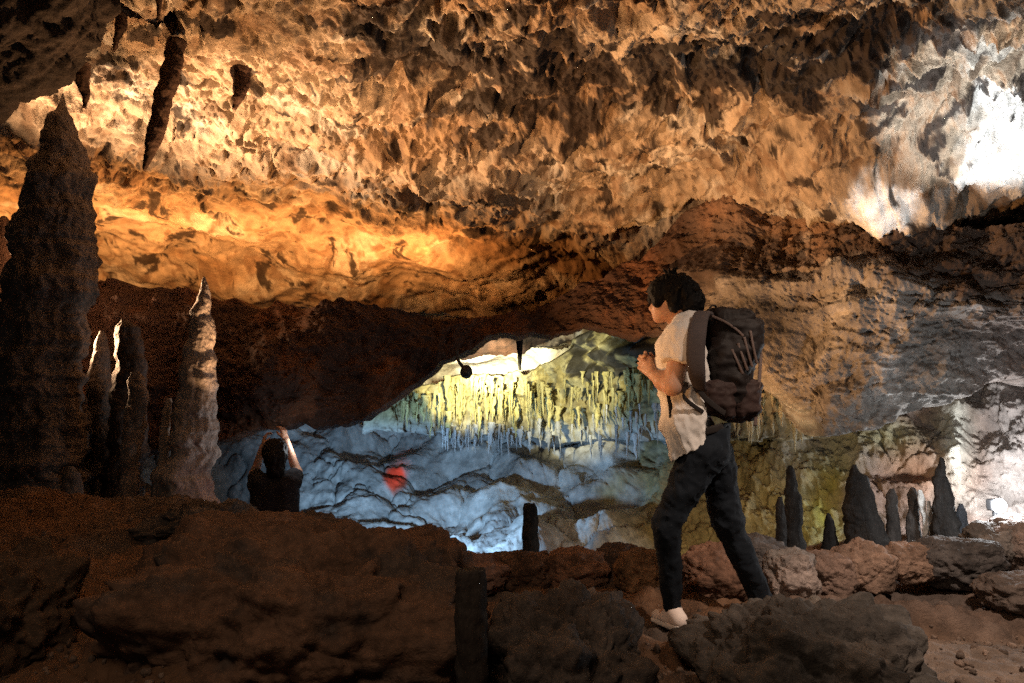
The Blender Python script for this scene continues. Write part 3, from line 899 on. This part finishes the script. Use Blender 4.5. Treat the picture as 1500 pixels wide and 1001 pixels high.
# ================================================================== PEOPLE
def sdf_mesh(prims, h, k=.02, cuts=(), pad=.06, holes=()):
    """one continuous surface round a list of tapered limbs ('c', a, b, ra, rb[, yscale]) and rounded boxes ('b', centre, half, round, tilt), by surface nets"""
    lo, hi = np.full(3, 1e9), np.full(3, -1e9)
    for q in prims:
        if q[0] == 'c':
            r = max(q[3], q[4])
            lo = np.minimum(lo, np.minimum(q[1], q[2]) - r)
            hi = np.maximum(hi, np.maximum(q[1], q[2]) + r)
        else:
            r = np.linalg.norm(q[2])
            lo = np.minimum(lo, q[1] - r)
            hi = np.maximum(hi, q[1] + r)
    lo -= pad
    hi += pad
    n = np.ceil((hi - lo) / h).astype(int) + 1
    D = np.full(n, .2, np.float32)
    ax = [lo[i] + np.arange(n[i]) * h for i in range(3)]
    for q in prims:
        if q[0] == 'c':
            r = max(q[3], q[4]) + k * 2 + 3 * h
            a, b = np.minimum(q[1], q[2]) - r, np.maximum(q[1], q[2]) + r
        else:
            r = np.linalg.norm(q[2]) + k * 2 + 3 * h
            a, b = q[1] - r, q[1] + r
        i0 = np.clip(((a - lo) / h).astype(int), 0, n)
        i1 = np.clip(((b - lo) / h).astype(int) + 2, 0, n)
        s = tuple(slice(i0[i], i1[i]) for i in range(3))
        X, Y, Z = np.meshgrid(*[ax[i][s[i]] for i in range(3)], indexing='ij')
        p = np.stack([X, Y, Z], -1)
        if q[0] == 'c':
            ab = np.asarray(q[2]) - q[1]
            L2 = max(float(ab @ ab), 1e-9)
            t = np.clip(((p - q[1]) @ ab) / L2, 0, 1)
            d = np.linalg.norm(p - (q[1] + t[..., None] * ab), axis=-1) - (q[3] + t * (q[4] - q[3]))
        else:
            c, half, rd, tilt = q[1], np.asarray(q[2]), q[3], q[4]
            e = p - c
            ct, st = math.cos(tilt), math.sin(tilt)
            e = np.stack([e[..., 0] * ct - e[..., 2] * st, e[..., 1], e[..., 0] * st + e[..., 2] * ct], -1)
            g = np.abs(e) - (half - rd)
            d = np.linalg.norm(np.maximum(g, 0), axis=-1) + np.minimum(g.max(-1), 0) - rd
        o = D[s]
        kk = q[5] if q[0] == 'c' and len(q) > 5 else k
        hh = np.clip(.5 + .5 * (o - d) / kk, 0, 1)
        D[s] = o * (1 - hh) + d * hh - kk * hh * (1 - hh)
    if cuts:
        X, Y, Z = np.meshgrid(*ax, indexing='ij')
        p = np.stack([X, Y, Z], -1)
        for (pt, nrm) in cuts:
            nrm = np.asarray(nrm, float)
            nrm = nrm / np.linalg.norm(nrm)
            D = np.maximum(D, ((p - pt) @ nrm).astype(np.float32))
    S = D < 0
    c = [S[i:n[0] - 1 + i, j:n[1] - 1 + j, l:n[2] - 1 + l] for i in (0, 1) for j in (0, 1) for l in (0, 1)]
    cnt = sum(x.astype(int) for x in c)
    act = (cnt > 0) & (cnt < 8)
    idx = np.full(act.shape, -1, int)
    cells = np.argwhere(act)
    idx[act] = np.arange(len(cells))
    acc = np.zeros((len(cells), 3))
    num = np.zeros(len(cells))
    offs = [(i, j, l) for i in (0, 1) for j in (0, 1) for l in (0, 1)]
    for a in offs:
        for d in range(3):
            if a[d]:
                continue
            b = list(a)
            b[d] = 1
            va = D[tuple((cells + a).T)]
            vb = D[tuple((cells + b).T)]
            m = (va < 0) != (vb < 0)
            t = np.where(m, va / np.where(m, va - vb, 1), 0)
            pt = np.array(a, float) + t[:, None] * (np.array(b) - np.array(a))
            acc += np.where(m[:, None], pt, 0)
            num += m
    V = lo + (cells + acc / num[:, None]) * h
    faces = []
    for d in range(3):
        e = [0, 0, 0]
        e[d] = 1
        A = S[:n[0] - e[0], :n[1] - e[1], :n[2] - e[2]]
        B = S[e[0]:, e[1]:, e[2]:]
        w = np.argwhere(A != B)
        o1, o2 = [x for x in range(3) if x != d]
        w = w[(w[:, o1] > 0) & (w[:, o2] > 0) & (w[:, o1] < n[o1] - 1) & (w[:, o2] < n[o2] - 1)]
        q = []
        for (s1, s2) in ((1, 1), (0, 1), (0, 0), (1, 0)):
            ww = w.copy()
            ww[:, o1] -= s1
            ww[:, o2] -= s2
            q.append(idx[tuple(ww.T)])
        q = np.stack(q, 1)
        flip = A[tuple(w.T)] ^ (d == 1)
        q = np.where(flip[:, None], q, q[:, ::-1])
        faces.append(q)
    Fq = np.concatenate(faces)
    Fq = Fq[(Fq >= 0).all(1)]
    return V, Fq


def vnormals(V, Fq):
    n = np.zeros_like(V)
    fn = np.cross(V[Fq[:, 2]] - V[Fq[:, 0]], V[Fq[:, 3]] - V[Fq[:, 1]])
    for i in range(4):
        np.add.at(n, Fq[:, i], fn)
    return n / (np.linalg.norm(n, axis=1, keepdims=True) + 1e-12)


def swept(path, w, t, nseg=14, sub=24, side=None):
    """flat band or cord along a smooth path; w and t are half width and half thickness, side the band's width direction"""
    path = np.array(path, float)
    s = np.linspace(0, len(path) - 1, len(path))
    u = np.linspace(0, len(path) - 1, sub)
    # Catmull-Rom
    pts = []
    for x in u:
        i = min(int(x), len(path) - 2)
        f = x - i
        p0, p1, p2, p3 = path[max(i - 1, 0)], path[i], path[i + 1], path[min(i + 2, len(path) - 1)]
        pts.append(.5 * ((2 * p1) + (-p0 + p2) * f + (2 * p0 - 5 * p1 + 4 * p2 - p3) * f * f + (-p0 + 3 * p1 - 3 * p2 + p3) * f ** 3))
    pts = np.array(pts)
    tan = np.gradient(pts, axis=0)
    tan /= np.linalg.norm(tan, axis=1, keepdims=True)
    sd = np.array(side if side is not None else (0, 1, 0), float)
    a = np.cross(tan, sd)
    a /= np.linalg.norm(a, axis=1, keepdims=True) + 1e-9
    b = np.cross(a, tan)
    th = np.linspace(0, 2 * math.pi, nseg, endpoint=False)
    W = np.interp(np.linspace(0, 1, sub), np.linspace(0, 1, len(np.atleast_1d(w))), np.atleast_1d(w))
    c, s_ = np.cos(th), np.sin(th)
    pw = .6
    c = np.sign(c) * np.abs(c) ** pw
    s_ = np.sign(s_) * np.abs(s_) ** pw
    ring = pts[:, None] + a[:, None] * (t * s_)[None, :, None] + b[:, None] * (W[:, None] * c[None])[..., None]
    ring = np.concatenate([ring[:1] * .02 + pts[0] * .98, ring, ring[-1:] * .02 + pts[-1] * .98], 0)
    return ring.reshape(-1, 3), grid_faces(nseg, sub + 2, wrap=True)


def part(name, VF, mat, root, wrinkle=None, tint=None):
    V, Fq = VF
    if wrinkle is not None:
        V = V + vnormals(V, Fq) * wrinkle(V)[:, None]
    o = mesh_np(name, V - np.array(root.location), Fq, mat, parent=root, tint=tint)
    return o


def thing(name, label, cat, loc, group=None):
    o = bpy.data.objects.new(name, None)
    col.objects.link(o)
    o.location = Vector(loc)
    o.empty_display_size = .2
    tag(o, label, cat, group)
    return o


M_SKIN = skin_mat('skin', (.52, .30, .20))
M_SHIRT = cloth_mat('shirt_cotton', (.74, .70, .66), rough=.9, scale=220, bump=.25, var=.10)
M_JEANS = cloth_mat('dark_denim', (.006, .009, .014), rough=.85, scale=400, bump=.35, var=.5)
M_HAIR = cloth_mat('black_hair', (.003, .0025, .0025), rough=.7, scale=90, bump=.5, var=.4)
M_SHOE = cloth_mat('white_canvas', (.78, .66, .60), rough=.7, scale=200, bump=.2, var=.12)
M_SOLE = cloth_mat('rubber_sole', (.80, .74, .70), rough=.55, scale=60, bump=.1, var=.1)
M_PACK = cloth_mat('pack_nylon', (.010, .007, .0065), rough=.65, scale=260, bump=.3, var=.4)
M_PACK2 = cloth_mat('pack_pocket', (.027, .015, .013), rough=.7, scale=200, bump=.3, var=.4)
M_STRAP = cloth_mat('padded_mesh', (.075, .062, .062), rough=.9, scale=420, bump=.6, var=.25)
M_WEB = cloth_mat('webbing', (.018, .014, .013), rough=.7, scale=300, bump=.3)
M_CORD = cloth_mat('pale_cord', (.10, .07, .06), rough=.6, scale=100, bump=.1)
M_BLACK = cloth_mat('black_shirt', (.012, .013, .016), rough=.9, scale=220, bump=.3)
M_EYE = cloth_mat('eye_dark', (.02, .015, .012), rough=.2, bump=.0)


def hand(wrist, dirv, palm_n, across, grip=1.0, s=1.0):
    """palm, four curled fingers of unequal length and a thumb from the side of the palm; returns prims"""
    d = np.array(dirv, float) / np.linalg.norm(dirv)
    nrm = np.array(palm_n, float) / np.linalg.norm(palm_n)
    ac = np.array(across, float) / np.linalg.norm(across)
    out = []
    pc = wrist + d * .05 * s
    for q in (-.026, -.009, .009, .026):
        out.append(('c', wrist + ac * q * .6 * s, wrist + d * .085 * s + ac * q * s, .015 * s, .0125 * s, .012))
    for q, L_ in ((-.030, .060), (-.010, .074), (.010, .080), (.030, .070)):
        k0 = wrist + d * .09 * s + ac * q * s
        k1 = k0 + (d * .75 + nrm * .5 * grip) * L_ * .48 * s
        k2 = k1 + (d * .15 + nrm * .95 * grip) * L_ * .36 * s
        k3 = k2 + (-d * .55 * grip + nrm * .6) * L_ * .28 * s
        out += [('c', k0, k1, .0098 * s, .0088 * s, .004), ('c', k1, k2, .0088 * s, .008 * s, .004), ('c', k2, k3, .008 * s, .0068 * s, .004)]
    t0 = wrist + d * .025 * s + ac * .03 * s
    t1 = t0 + (d * .6 + ac * .6 + nrm * .4) * .042 * s
    t2 = t1 + (d * .7 - ac * .05 + nrm * .7 * grip) * .034 * s
    out += [('c', t0, t1, .014 * s, .0105 * s, .008), ('c', t1, t2, .0105 * s, .0085 * s, .004)]
    return out


# ---- the walker
def build_walker():
    Q = lambda px, py, d=0.0: P(px, py, 3.5 + d)
    root = thing('person', 'person in a white T-shirt and dark jeans walking left with a backpack', 'person', Q(1030, 905))
    # skeleton
    HIPL, KNL, ANL = Q(1026, 668, -.085), Q(976, 772, -.09), Q(986, 893, -.03)
    HIPR, KNR, ANR = Q(1044, 668, .085), Q(1066, 765, .10), Q(1118, 884, .16)
    SHL, ELL, WRL = Q(1001, 492, -.175), Q(985, 566, -.19), Q(958, 549, -.08)
    SHR, ELR, WRR = Q(999, 490, .17), Q(978, 562, .22), Q(958, 549, .09)
    body = [
        ('c', Q(988, 434), Q(992, 430), .088, .088), ('c', Q(980, 440), Q(972, 452), .078, .060), ('c', Q(972, 455), Q(965, 466), .050, .026),
        ('c', Q(960, 446), Q(954, 452), .010, .013, .01), ('c', Q(962, 437), Q(963, 440), .018, .018, .02),
        ('c', Q(960, 458, -.0), Q(961, 461), .016, .014, .008), ('c', Q(984, 443, -.082), Q(986, 449, -.084), .013, .010, .006), ('c', Q(983, 443, .082), Q(985, 449, .084), .013, .010, .006),
        ('c', Q(992, 452), Q(1003, 482), .056, .064, .03),
        ('c', Q(1006, 494, -.10), Q(1006, 494, .10), .085, .085), ('c', Q(1001, 530, -.06), Q(1004, 600, -.06), .095, .085), ('c', Q(1001, 530, .06), Q(1004, 600, .06), .095, .085),
        ('c', Q(1006, 610), Q(1032, 655), .10, .09), ('c', HIPL, HIPR, .075, .075),
        ('c', SHL, ELL, .054, .040), ('c', ELL, ELL + (WRL - ELL) * .45, .040, .043), ('c', ELL + (WRL - ELL) * .45, WRL, .043, .027), ('c', SHR, ELR, .052, .042), ('c', ELR, WRR, .044, .027),
        ('c', HIPL, KNL, .075, .05), ('c', KNL, ANL, .05, .034), ('c', HIPR, KNR, .075, .05), ('c', KNR, ANR, .05, .034),
        ('c', ANL, Q(966, 906, .05), .034, .026), ('c', ANR, Q(1092, 892, .20), .034, .026)]
    body += hand(WRL, Q(946, 537, -.02) - WRL, (-.2, .9, .2), (.25, .1, 1), 1.0, .95)
    body += hand(WRR, Q(949, 537, .05) - WRR, (-.1, -.9, .2), (.25, -.1, 1), 1.0, .95)
    part('body', sdf_mesh(body, .0065, k=.022), M_SKIN, root)
    for sy in (-.034, .034):
        part('eye', sdf_mesh([('c', Q(959.5, 444.5, sy), Q(959.5, 445.5, sy), .010, .010)], .003, k=.001, pad=.01), M_EYE, root)
    # T-shirt
    hem_a, hem_b = Q(972, 678), Q(1048, 634)
    hn = np.cross(hem_b - hem_a, np.array([0, 1, 0]))
    hn = hn if hn[2] < 0 else -hn
    tee = [('c', Q(1004, 486, -.13), Q(1004, 486, .13), .068, .068), ('c', Q(1008, 475, -.04), Q(1008, 475, .04), .07, .07)]
    for sy in (-.075, .075):
        tee += [('c', Q(998, 515, sy), Q(999, 560, sy), .118, .116), ('c', Q(999, 560, sy), Q(1004, 610, sy), .116, .108), ('c', Q(1004, 610, sy), Q(1014, 690, sy), .104, .096)]
    V1 = sdf_mesh(tee, .0085, k=.035, cuts=[(hem_a, hn), (Q(985, 466), (-.35, 0, 1))])

    def folds(V):
        pp, qq = project(V)
        a = np.stack([V[:, 0] * 9 + V[:, 2] * 3.5, V[:, 1] * 6, V[:, 2] * 2.2], -1)
        return (ridged(a, 3, 1101) - .55) * .026 * sstep(500, 600, qq) + fbm(V * 9, 3, 1102) * .016
    part('tshirt', V1, M_SHIRT, root, folds)

    def sleeve_mesh(sh, el, t=.55):
        e = sh + (el - sh) * t
        return sdf_mesh([('c', sh, sh + (el - sh) * (t + .15), .078, .074)], .0075, k=.02, cuts=[(e, el - sh)])
    sw = lambda V: fbm(V * np.array([14, 14, 7]), 3, 1110) * .014
    part('sleeve', sleeve_mesh(SHL, ELL), M_SHIRT, root, sw)
    part('sleeve', sleeve_mesh(SHR, ELR), M_SHIRT, root, sw)
    # jeans
    jn = [('c', Q(1041, 636, -.065), Q(1041, 636, .065), .088, .088), ('c', Q(1036, 664, -.07), Q(1036, 664, .07), .104, .104),
          ('c', HIPL, KNL, .098, .066), ('c', KNL, ANL, .066, .044), ('c', HIPR, KNR, .102, .072), ('c', KNR, ANR, .072, .052)]
    wa, wb = Q(1012, 634), Q(1068, 620)
    wn = np.cross(wb - wa, np.array([0, 1, 0]))
    wn = wn if wn[2] > 0 else -wn
    cl = (ANL + (KNL - ANL) * .04, ANL - KNL)

    def denim(V):
        pp, qq = project(V)
        kn = np.exp(-((qq - 770) / 45.) ** 2) + np.exp(-((qq - 690) / 40.) ** 2) + .8 * np.exp(-((qq - 870) / 25.) ** 2)
        a = np.stack([V[:, 0] * 7, V[:, 1] * 6, V[:, 2] * 9 + V[:, 0] * 7], -1) + fbm(V * 5, 3, 1122)[:, None] * 1.2
        return (ridged(a, 3, 1120) - .55) * (.004 + .014 * kn) + fbm(V * 8, 3, 1121) * .008
    jo = part('jeans', sdf_mesh(jn, .0085, k=.03, cuts=[(wa, wn)]), M_JEANS, root, denim)
    belt = [Q(1014, 638, -.02), Q(1022, 636, -.13), Q(1042, 630, -.155), Q(1062, 625, -.12), Q(1069, 624, 0)]
    mesh_np('belt', swept(belt, .017, .006, side=(0, 0, 1))[0] - np.array(root.location), swept(belt, .017, .006, side=(0, 0, 1))[1], M_WEB, parent=jo)
    # shoes
    for (an, heel, toe) in ((ANL, Q(995, 911, -.085), Q(964, 903, .06)), (ANR, Q(1116, 893, .12), Q(1090, 894, .24))):
        up = np.array([0, 0, 1.])
        sh = part('shoe', sdf_mesh([('c', heel, toe, .034, .032), ('c', heel + up * .012, an - up * .005, .036, .040), ('c', heel + (toe - heel) * .5 + up * .008, an, .036, .036)], .005, k=.015,
                                   cuts=[(heel - up * .018, -up), (an + up * .02, up)]), M_SHOE, root)
        sl = sdf_mesh([('c', heel - up * .022, toe - up * .020, .037, .035)], .005, k=.01, cuts=[(heel - up * .012, up), (heel - up * .038, -up)])
        mesh_np('sole', sl[0] - np.array(root.location), sl[1], M_SOLE, parent=sh)
    # hair
    hp = [('c', Q(990, 432), Q(994, 432), .100, .100), ('c', Q(976, 426, -.02), Q(976, 426, .02), .074, .074), ('c', Q(1008, 442, -.02), Q(1008, 442, .02), .078, .078), ('c', Q(1012, 455), Q(1010, 462), .05, .04),
          ('c', Q(962, 422, -.05), Q(962, 446, -.06), .034, .020), ('c', Q(962, 422, .05), Q(960, 446, .06), .034, .022), ('c', Q(986, 425, -.085), Q(987, 452, -.082), .032, .022), ('c', Q(986, 425, .085), Q(987, 452, .08), .032, .022),
          ('c', Q(957, 428, 0), Q(954, 440, .0), .030, .018)]
    rr = random.Random(5)
    for k in range(110):
        th, ph = rr.uniform(0, 6.28), rr.uniform(-.1, 1.4)
        dv = np.array([math.cos(th) * math.cos(ph), math.sin(th) * math.cos(ph), math.sin(ph)])
        c0 = Q(989, 432) + dv * np.array([.098, .095, .092])
        c1 = c0 + dv * rr.uniform(.016, .045) + np.array([rr.uniform(-.03, .02), rr.uniform(-.02, .02), rr.uniform(-.05, .01)])
        hp.append(('c', c0, c1, rr.uniform(.012, .020), .003, .005))
    part('hair', sdf_mesh(hp, .0055, k=.02), M_HAIR, root, lambda V: (ridged(V * np.array([26, 26, 14]), 3, 1130) - .5) * .014)
    # wrist strap end hanging below the elbow belongs to the pack
    pk = thing('backpack', 'bulky dark brown backpack on the back of the walking person', 'backpack', Q(1068, 610))
    tilt = math.radians(6)
    wr = lambda V: fbm(V * 7, 4, 1140) * .022 + (ridged(V * np.array([5, 5, 11]), 3, 1141) - .5) * .020
    part('main_compartment', sdf_mesh([('b', Q(1064, 530, 0), (.112, .165, .235), .085, tilt), ('b', Q(1078, 500, 0), (.10, .15, .13), .075, tilt)], .009, k=.03), M_PACK, pk, wr)
    fp = part('front_pocket', sdf_mesh([('b', Q(1084, 585, -.01), (.078, .15, .105), .06, tilt)], .008, k=.02), M_PACK2, pk, wr)
    part('lid', sdf_mesh([('b', Q(1066, 470, 0), (.105, .155, .055), .05, tilt - .25)], .008, k=.02), M_PACK, pk, wr)
    sidep = part('side_pocket', sdf_mesh([('b', Q(1052, 585, -.13), (.08, .05, .09), .04, tilt)], .007, k=.02), M_PACK2, pk, wr)
    for (pth, w_, t_, m_, nm, sd) in (
            ([Q(1038, 462, -.10), Q(1028, 461, -.19), Q(1021, 488, -.265), Q(1019, 520, -.275), Q(1021, 548, -.25), Q(1026, 572, -.18)], (.026, .034, .041, .042, .038, .024), .013, M_STRAP, 'shoulder_strap', (1, 0, 0)),
            ([Q(1036, 468, .10), Q(1016, 468, .16), Q(990, 488, .17), Q(975, 520, .16), Q(985, 560, .16), Q(1030, 580, .15)], (.030, .036, .036, .036, .03, .02), .013, M_STRAP, 'shoulder_strap', (0, 1, 0)),
            ([Q(1020, 566, -.20), Q(1032, 582, -.19), Q(1048, 596, -.185), Q(1062, 606, -.17)], .013, .003, M_WEB, 'webbing_strap', (0, 0, 1)),
            ([Q(1006, 560, -.22), Q(1001, 578, -.215), Q(1010, 590, -.20), Q(1030, 604, -.18)], .010, .003, M_WEB, 'webbing_strap', (0, 0, 1)),
            ([Q(977, 560, -.16), Q(979, 580, -.155), Q(982, 595, -.15), Q(983, 612, -.15)], .009, .003, M_WEB, 'strap_end', (1, 0, 0)),
            ([Q(1036, 458, -.03), Q(1042, 449, -.01), Q(1048, 449, .02), Q(1052, 458, .04)], .008, .004, M_WEB, 'carry_loop', (0, 1, 0)),
            ([Q(1110, 478, -.10), Q(1114, 520, -.11), Q(1111, 570, -.12), Q(1106, 625, -.12)], .008, .004, M_CORD, 'webbing_strap', (1, 0, 0))):
        V, Fq = swept(pth, w_, t_, side=sd, sub=30)
        mesh_np(nm, V - np.array(pk.location), Fq, m_, parent=pk)
    for k in range(4):
        pth = [Q(1072 + k * 9, 512 - k * 9, -.168), Q(1080 + k * 8, 530 - k * 6, -.172), Q(1088 + k * 7, 548 - k * 5, -.165)]
        V, Fq = swept(pth, .006, .005, side=(1, 0, 0), sub=16, nseg=10)
        mesh_np('lash_cord', V - np.array(pk.location), Fq, M_CORD, parent=pk)
    V, Fq = swept([Q(1040, 462, -.14), Q(1066, 474, -.16), Q(1090, 494, -.16), Q(1104, 520, -.14)], .006, .004, side=(0, 0, 1), sub=20, nseg=10)
    mesh_np('zip_seam', V - np.array(pk.location), Fq, M_CORD, parent=pk)


build_walker()


# ---- the second visitor, behind the mound
def build_visitor():
    Q = lambda px, py, d=0.0: P(px, py, 6.0 + d)
    gz = -.85
    root = thing('person', 'person in a dark T-shirt behind the mound with both arms raised, seen from behind', 'person', np.array([Q(403, 700)[0], 6.0, gz]))
    x0 = Q(403, 700)[0]
    G = lambda dx, z, d=0.0: np.array([x0 + dx, 6.0 + d, gz + z])
    SHL, SHR = Q(381, 708), Q(426, 706)
    ELL, ELR = Q(373, 694, .16), Q(435, 692, .16)
    WRL, WRR = Q(385, 655, .10), Q(419, 645, .10)
    body = [('c', Q(403, 664), Q(403, 668, .01), .082, .080), ('c', Q(403, 674, .03), Q(403, 680, .05), .055, .045), ('c', Q(403, 682), Q(403, 700), .05, .055),
            ('c', SHL, SHR, .065, .065), ('c', Q(403, 715), Q(403, 770), .09, .08), ('c', G(-.07, .9), G(.07, .9), .11, .11),
            ('c', SHL, ELL, .048, .040), ('c', ELL, WRL, .040, .027), ('c', SHR, ELR, .048, .040), ('c', ELR, WRR, .040, .027)]
    for s in (-1, 1):
        body += [('c', G(s * .09, .88), G(s * .10, .48), .08, .052), ('c', G(s * .10, .48), G(s * .10, .08), .052, .036), ('c', G(s * .10, .06), G(s * .11, .035, .14), .036, .03)]
    body += hand(WRL, Q(388, 640, .12) - WRL, (.7, .5, 0), (.4, -.8, .1), .9, .95)
    body += hand(WRR, Q(414, 627, .12) - WRR, (-.7, .5, 0), (-.4, -.8, .1), .9, .95)
    part('body', sdf_mesh(body, .0075, k=.022), M_SKIN, root)
    tee = [('c', SHL, SHR, .085, .085)]
    for s in (-16, 0, 16):
        tee += [('c', Q(403 + s, 716), Q(403 + s, 800), .108, .105)]
    tee += [('c', SHL, SHL + (ELL - SHL) * .6, .075, .068), ('c', SHR, SHR + (ELR - SHR) * .6, .075, .068)]
    part('tshirt', sdf_mesh(tee, .010, k=.03, cuts=[(Q(403, 795), (0, 0, -1))]), M_BLACK, root, lambda V: fbm(V * 8, 3, 1150) * .018)
    jn = [('c', G(-.07, .92), G(.07, .92), .125, .125)]
    for s in (-1, 1):
        jn += [('c', G(s * .09, .88), G(s * .10, .48), .10, .075), ('c', G(s * .10, .48), G(s * .10, .10), .075, .062)]
    part('trousers', sdf_mesh(jn, .011, k=.03), M_JEANS, root)
    for s in (-1, 1):
        part('shoe', sdf_mesh([('c', G(s * .10, .05), G(s * .11, .04, .15), .045, .04)], .01, k=.01, cuts=[(G(0, .0), (0, 0, -1))]), M_WEB, root)
    part('hair', sdf_mesh([('c', Q(403, 660, -.01), Q(403, 666, -.02), .100, .100), ('c', Q(403, 672, -.05), Q(404, 690, -.05), .085, .07)], .008, k=.02), M_HAIR, root,
         lambda V: (ridged(V * np.array([22, 22, 9]), 3, 1160) - .5) * .02)


build_visitor()


# ------------------------------------------------------------------ lamps
def look(o, target):
    d = Vector(target) - o.location
    o.rotation_euler = d.to_track_quat('-Z', 'Y').to_euler()


def spot(name, loc, target, watts, color, angle=90, blend_=.5, radius=.06):
    l = bpy.data.lights.new(name, 'SPOT')
    l.energy = watts
    l.color = color
    l.spot_size = math.radians(angle)
    l.spot_blend = blend_
    l.shadow_soft_size = radius
    o = bpy.data.objects.new(name, l)
    col.objects.link(o)
    o.location = Vector(loc)
    look(o, target)
    return o


def point(name, loc, watts, color, radius=.06):
    l = bpy.data.lights.new(name, 'POINT')
    l.energy = watts
    l.color = color
    l.shadow_soft_size = radius
    o = bpy.data.objects.new(name, l)
    col.objects.link(o)
    o.location = Vector(loc)
    return o


# ---- lamp fixtures the photograph shows
def box_mesh(cx, cy, cz, hx, hy, hz, r=.01):
    return sdf_mesh([('b', np.array([cx, cy, cz], float), (hx, hy, hz), r, 0.0)], .006, k=.004, pad=.02)


fl = P(1464, 741, 4.6)
flood = thing('floodlight', 'glaring white floodlight standing behind the rocks at the right edge', 'floodlight', fl - np.array([0, 0, .22]))
part('housing', box_mesh(*(fl + np.array([0, .045, 0])), 0.040, .030, .036, .012), M_METAL, flood)
V, Fq = ICO[5]
o = mesh_np('lens', V * np.array([.042, .024, .042]) + fl - np.array(flood.location), np.concatenate([Fq], 1), M_LENS, parent=flood)
V, Fq = swept([fl + np.array([0, .045, -.03]), fl + np.array([0, .045, -.16]), fl + np.array([0, .045, -.24])], .014, .014, side=(0, 1, 0))
mesh_np('stake', V - np.array(flood.location), Fq, M_METAL, parent=flood)

hl = P(683, 545, 7.0)
hang_l = thing('spotlight', 'small round black spotlight hanging under the arch before the cream wall', 'spotlight', P(669, 520, 7.0))
th = np.linspace(0, math.pi, 20)
V, Fq = ICO[5]
mesh_np('housing', V * np.array([.058, .07, .066]) + fbm(V * 2, 2, 5)[:, None] * V * .004 + hl - np.array(hang_l.location), Fq, M_METAL, parent=hang_l)
V, Fq = swept([P(669, 512, 7.0), P(671, 527, 7.0), P(678, 538, 7.0)], .022, .016, side=(0, 1, 0))
mesh_np('arm', V - np.array(hang_l.location), Fq, M_METAL, parent=hang_l)
WARM = (1.0, .56, .22)
for px_, py_, Y_, w_ in ((60, 398, 7.4, 120), (200, 404, 7.5, 130), (340, 410, 7.6, 120), (480, 418, 7.8, 120), (620, 412, 8.1, 110)):
    spot('warm_lamp', P(px_, py_, Y_), P(px_ + 20, 250, 8.2), w_ * .72, (1, .45 - px_ * .00008, .14 - px_ * .00005), 176, .15)
spot('warm_lamp', P(45, 490, 5.9), P(330, 60, 4.5), 1500, (1, .60, .32), 124, .6)
spot('warm_lamp', P(385, 775, 5.0), P(560, 0, 4.3), 1150, (1, .53, .23), 100, .8)
spot('warm_lamp', P(600, 785, 2.9), P(975, 500, 3.5), 70, (1, .46, .16), 34, .8)
spot('warm_lamp', P(800, 785, 5.2), P(1110, 285, 7.2), 600, (1, .48, .17), 74, .8)
spot('unseen_overhead_light', (-.7, .2, 2.9), (-.1, 3.5, .2), 120, (1, .72, .50), 76, 1, .5)  # added soft fill for the foreground, an unseen source above the camera
spot('unseen_overhead_light', (1.9, 1.9, 2.9), (1.9, 3.8, 0), 420, (1, .78, .62), 72, 1, .1)
spot('white_floodlight_beam', P(1468, 738, 4.4), P(1500, 190, 4.7), 950, (.92, .97, 1.0), 42, .35, .05)
spot('white_floodlight_beam', P(1445, 738, 4.5), P(1290, 275, 5.75), 260, (.92, .97, 1.0), 13, .6, .05)
point('white_floodlight_spill', P(1466, 742, 6.0), 60, (.92, .97, 1.0), .05)  # added point close to the wall, imitates the glare round the floodlight
point('white_floodlight_spill', P(1460, 735, 4.45), 34, (.92, .97, 1.0), .05)
spot('yellow_lamp', P(683, 545, 7.2), P(690, 538, 10.6), 2000, (1, .90, .50), 38, .6)
spot('yellow_lamp', P(690, 545, 7.2), P(840, 560, 10.2), 900, (1, .90, .50), 40, .6)
spot('yellow_lamp', P(683, 545, 7.2), P(735, 522, 12.0), 3500, (1, .93, .66), 20, .5)
point('visitor_lamp', P(440, 650, 6.1), 2, (.9, .95, 1), .03)
spot('grey_lamp', P(520, 705, 5.6), P(250, 600, 5.3), 26, (1, .95, .9), 40, .7)
spot('blue_lamp', P(560, 800, 7.2), P(700, 710, 10.0), 400, (.38, .67, 1.0), 120, .6)
spot('ochre_lamp', P(1080, 800, 5.6), P(1090, 720, 7.6), 55, (1, .80, .42), 110, .6)
spot('red_lamp', P(500, 790, 7.2), P(578, 699, 10.3), 420, (1, .16, .04), 5.8, .9)
point('red_lamp', P(470, 770, 5.1), 1.6, (1, .12, .12), .03)
for o_ in list(col.objects):
    if o_.type == 'LIGHT':
        print('LAMP', o_.name, tuple(round(c, 2) for c in o_.location), 'ground', round(ground_z(o_.location.x, o_.location.y), 2))

w = bpy.data.worlds.new('World')
sc.world = w
w.use_nodes = True
bg = w.node_tree.nodes['Background']
bg.inputs[0].default_value = (.95, .85, .75, 1)
bg.inputs[1].default_value = .04

cam = bpy.data.cameras.new('camera')
cam.sensor_width = 36
cam.lens = F / 1500 * 36
cam.clip_end = 200
co = bpy.data.objects.new('camera', cam)
col.objects.link(co)
co.location = (0, 0, CAMZ)
co.rotation_euler = (math.radians(90) + PITCH, 0, 0)
sc.camera = co
sc.view_settings.view_transform = 'Standard'
sc.view_settings.look = 'None'
sc.view_settings.exposure = 0
sc.view_settings.gamma = 1
sc.cycles.max_bounces = 5
sc.cycles.use_denoising = False
sc.cycles.sample_clamp_indirect = .6
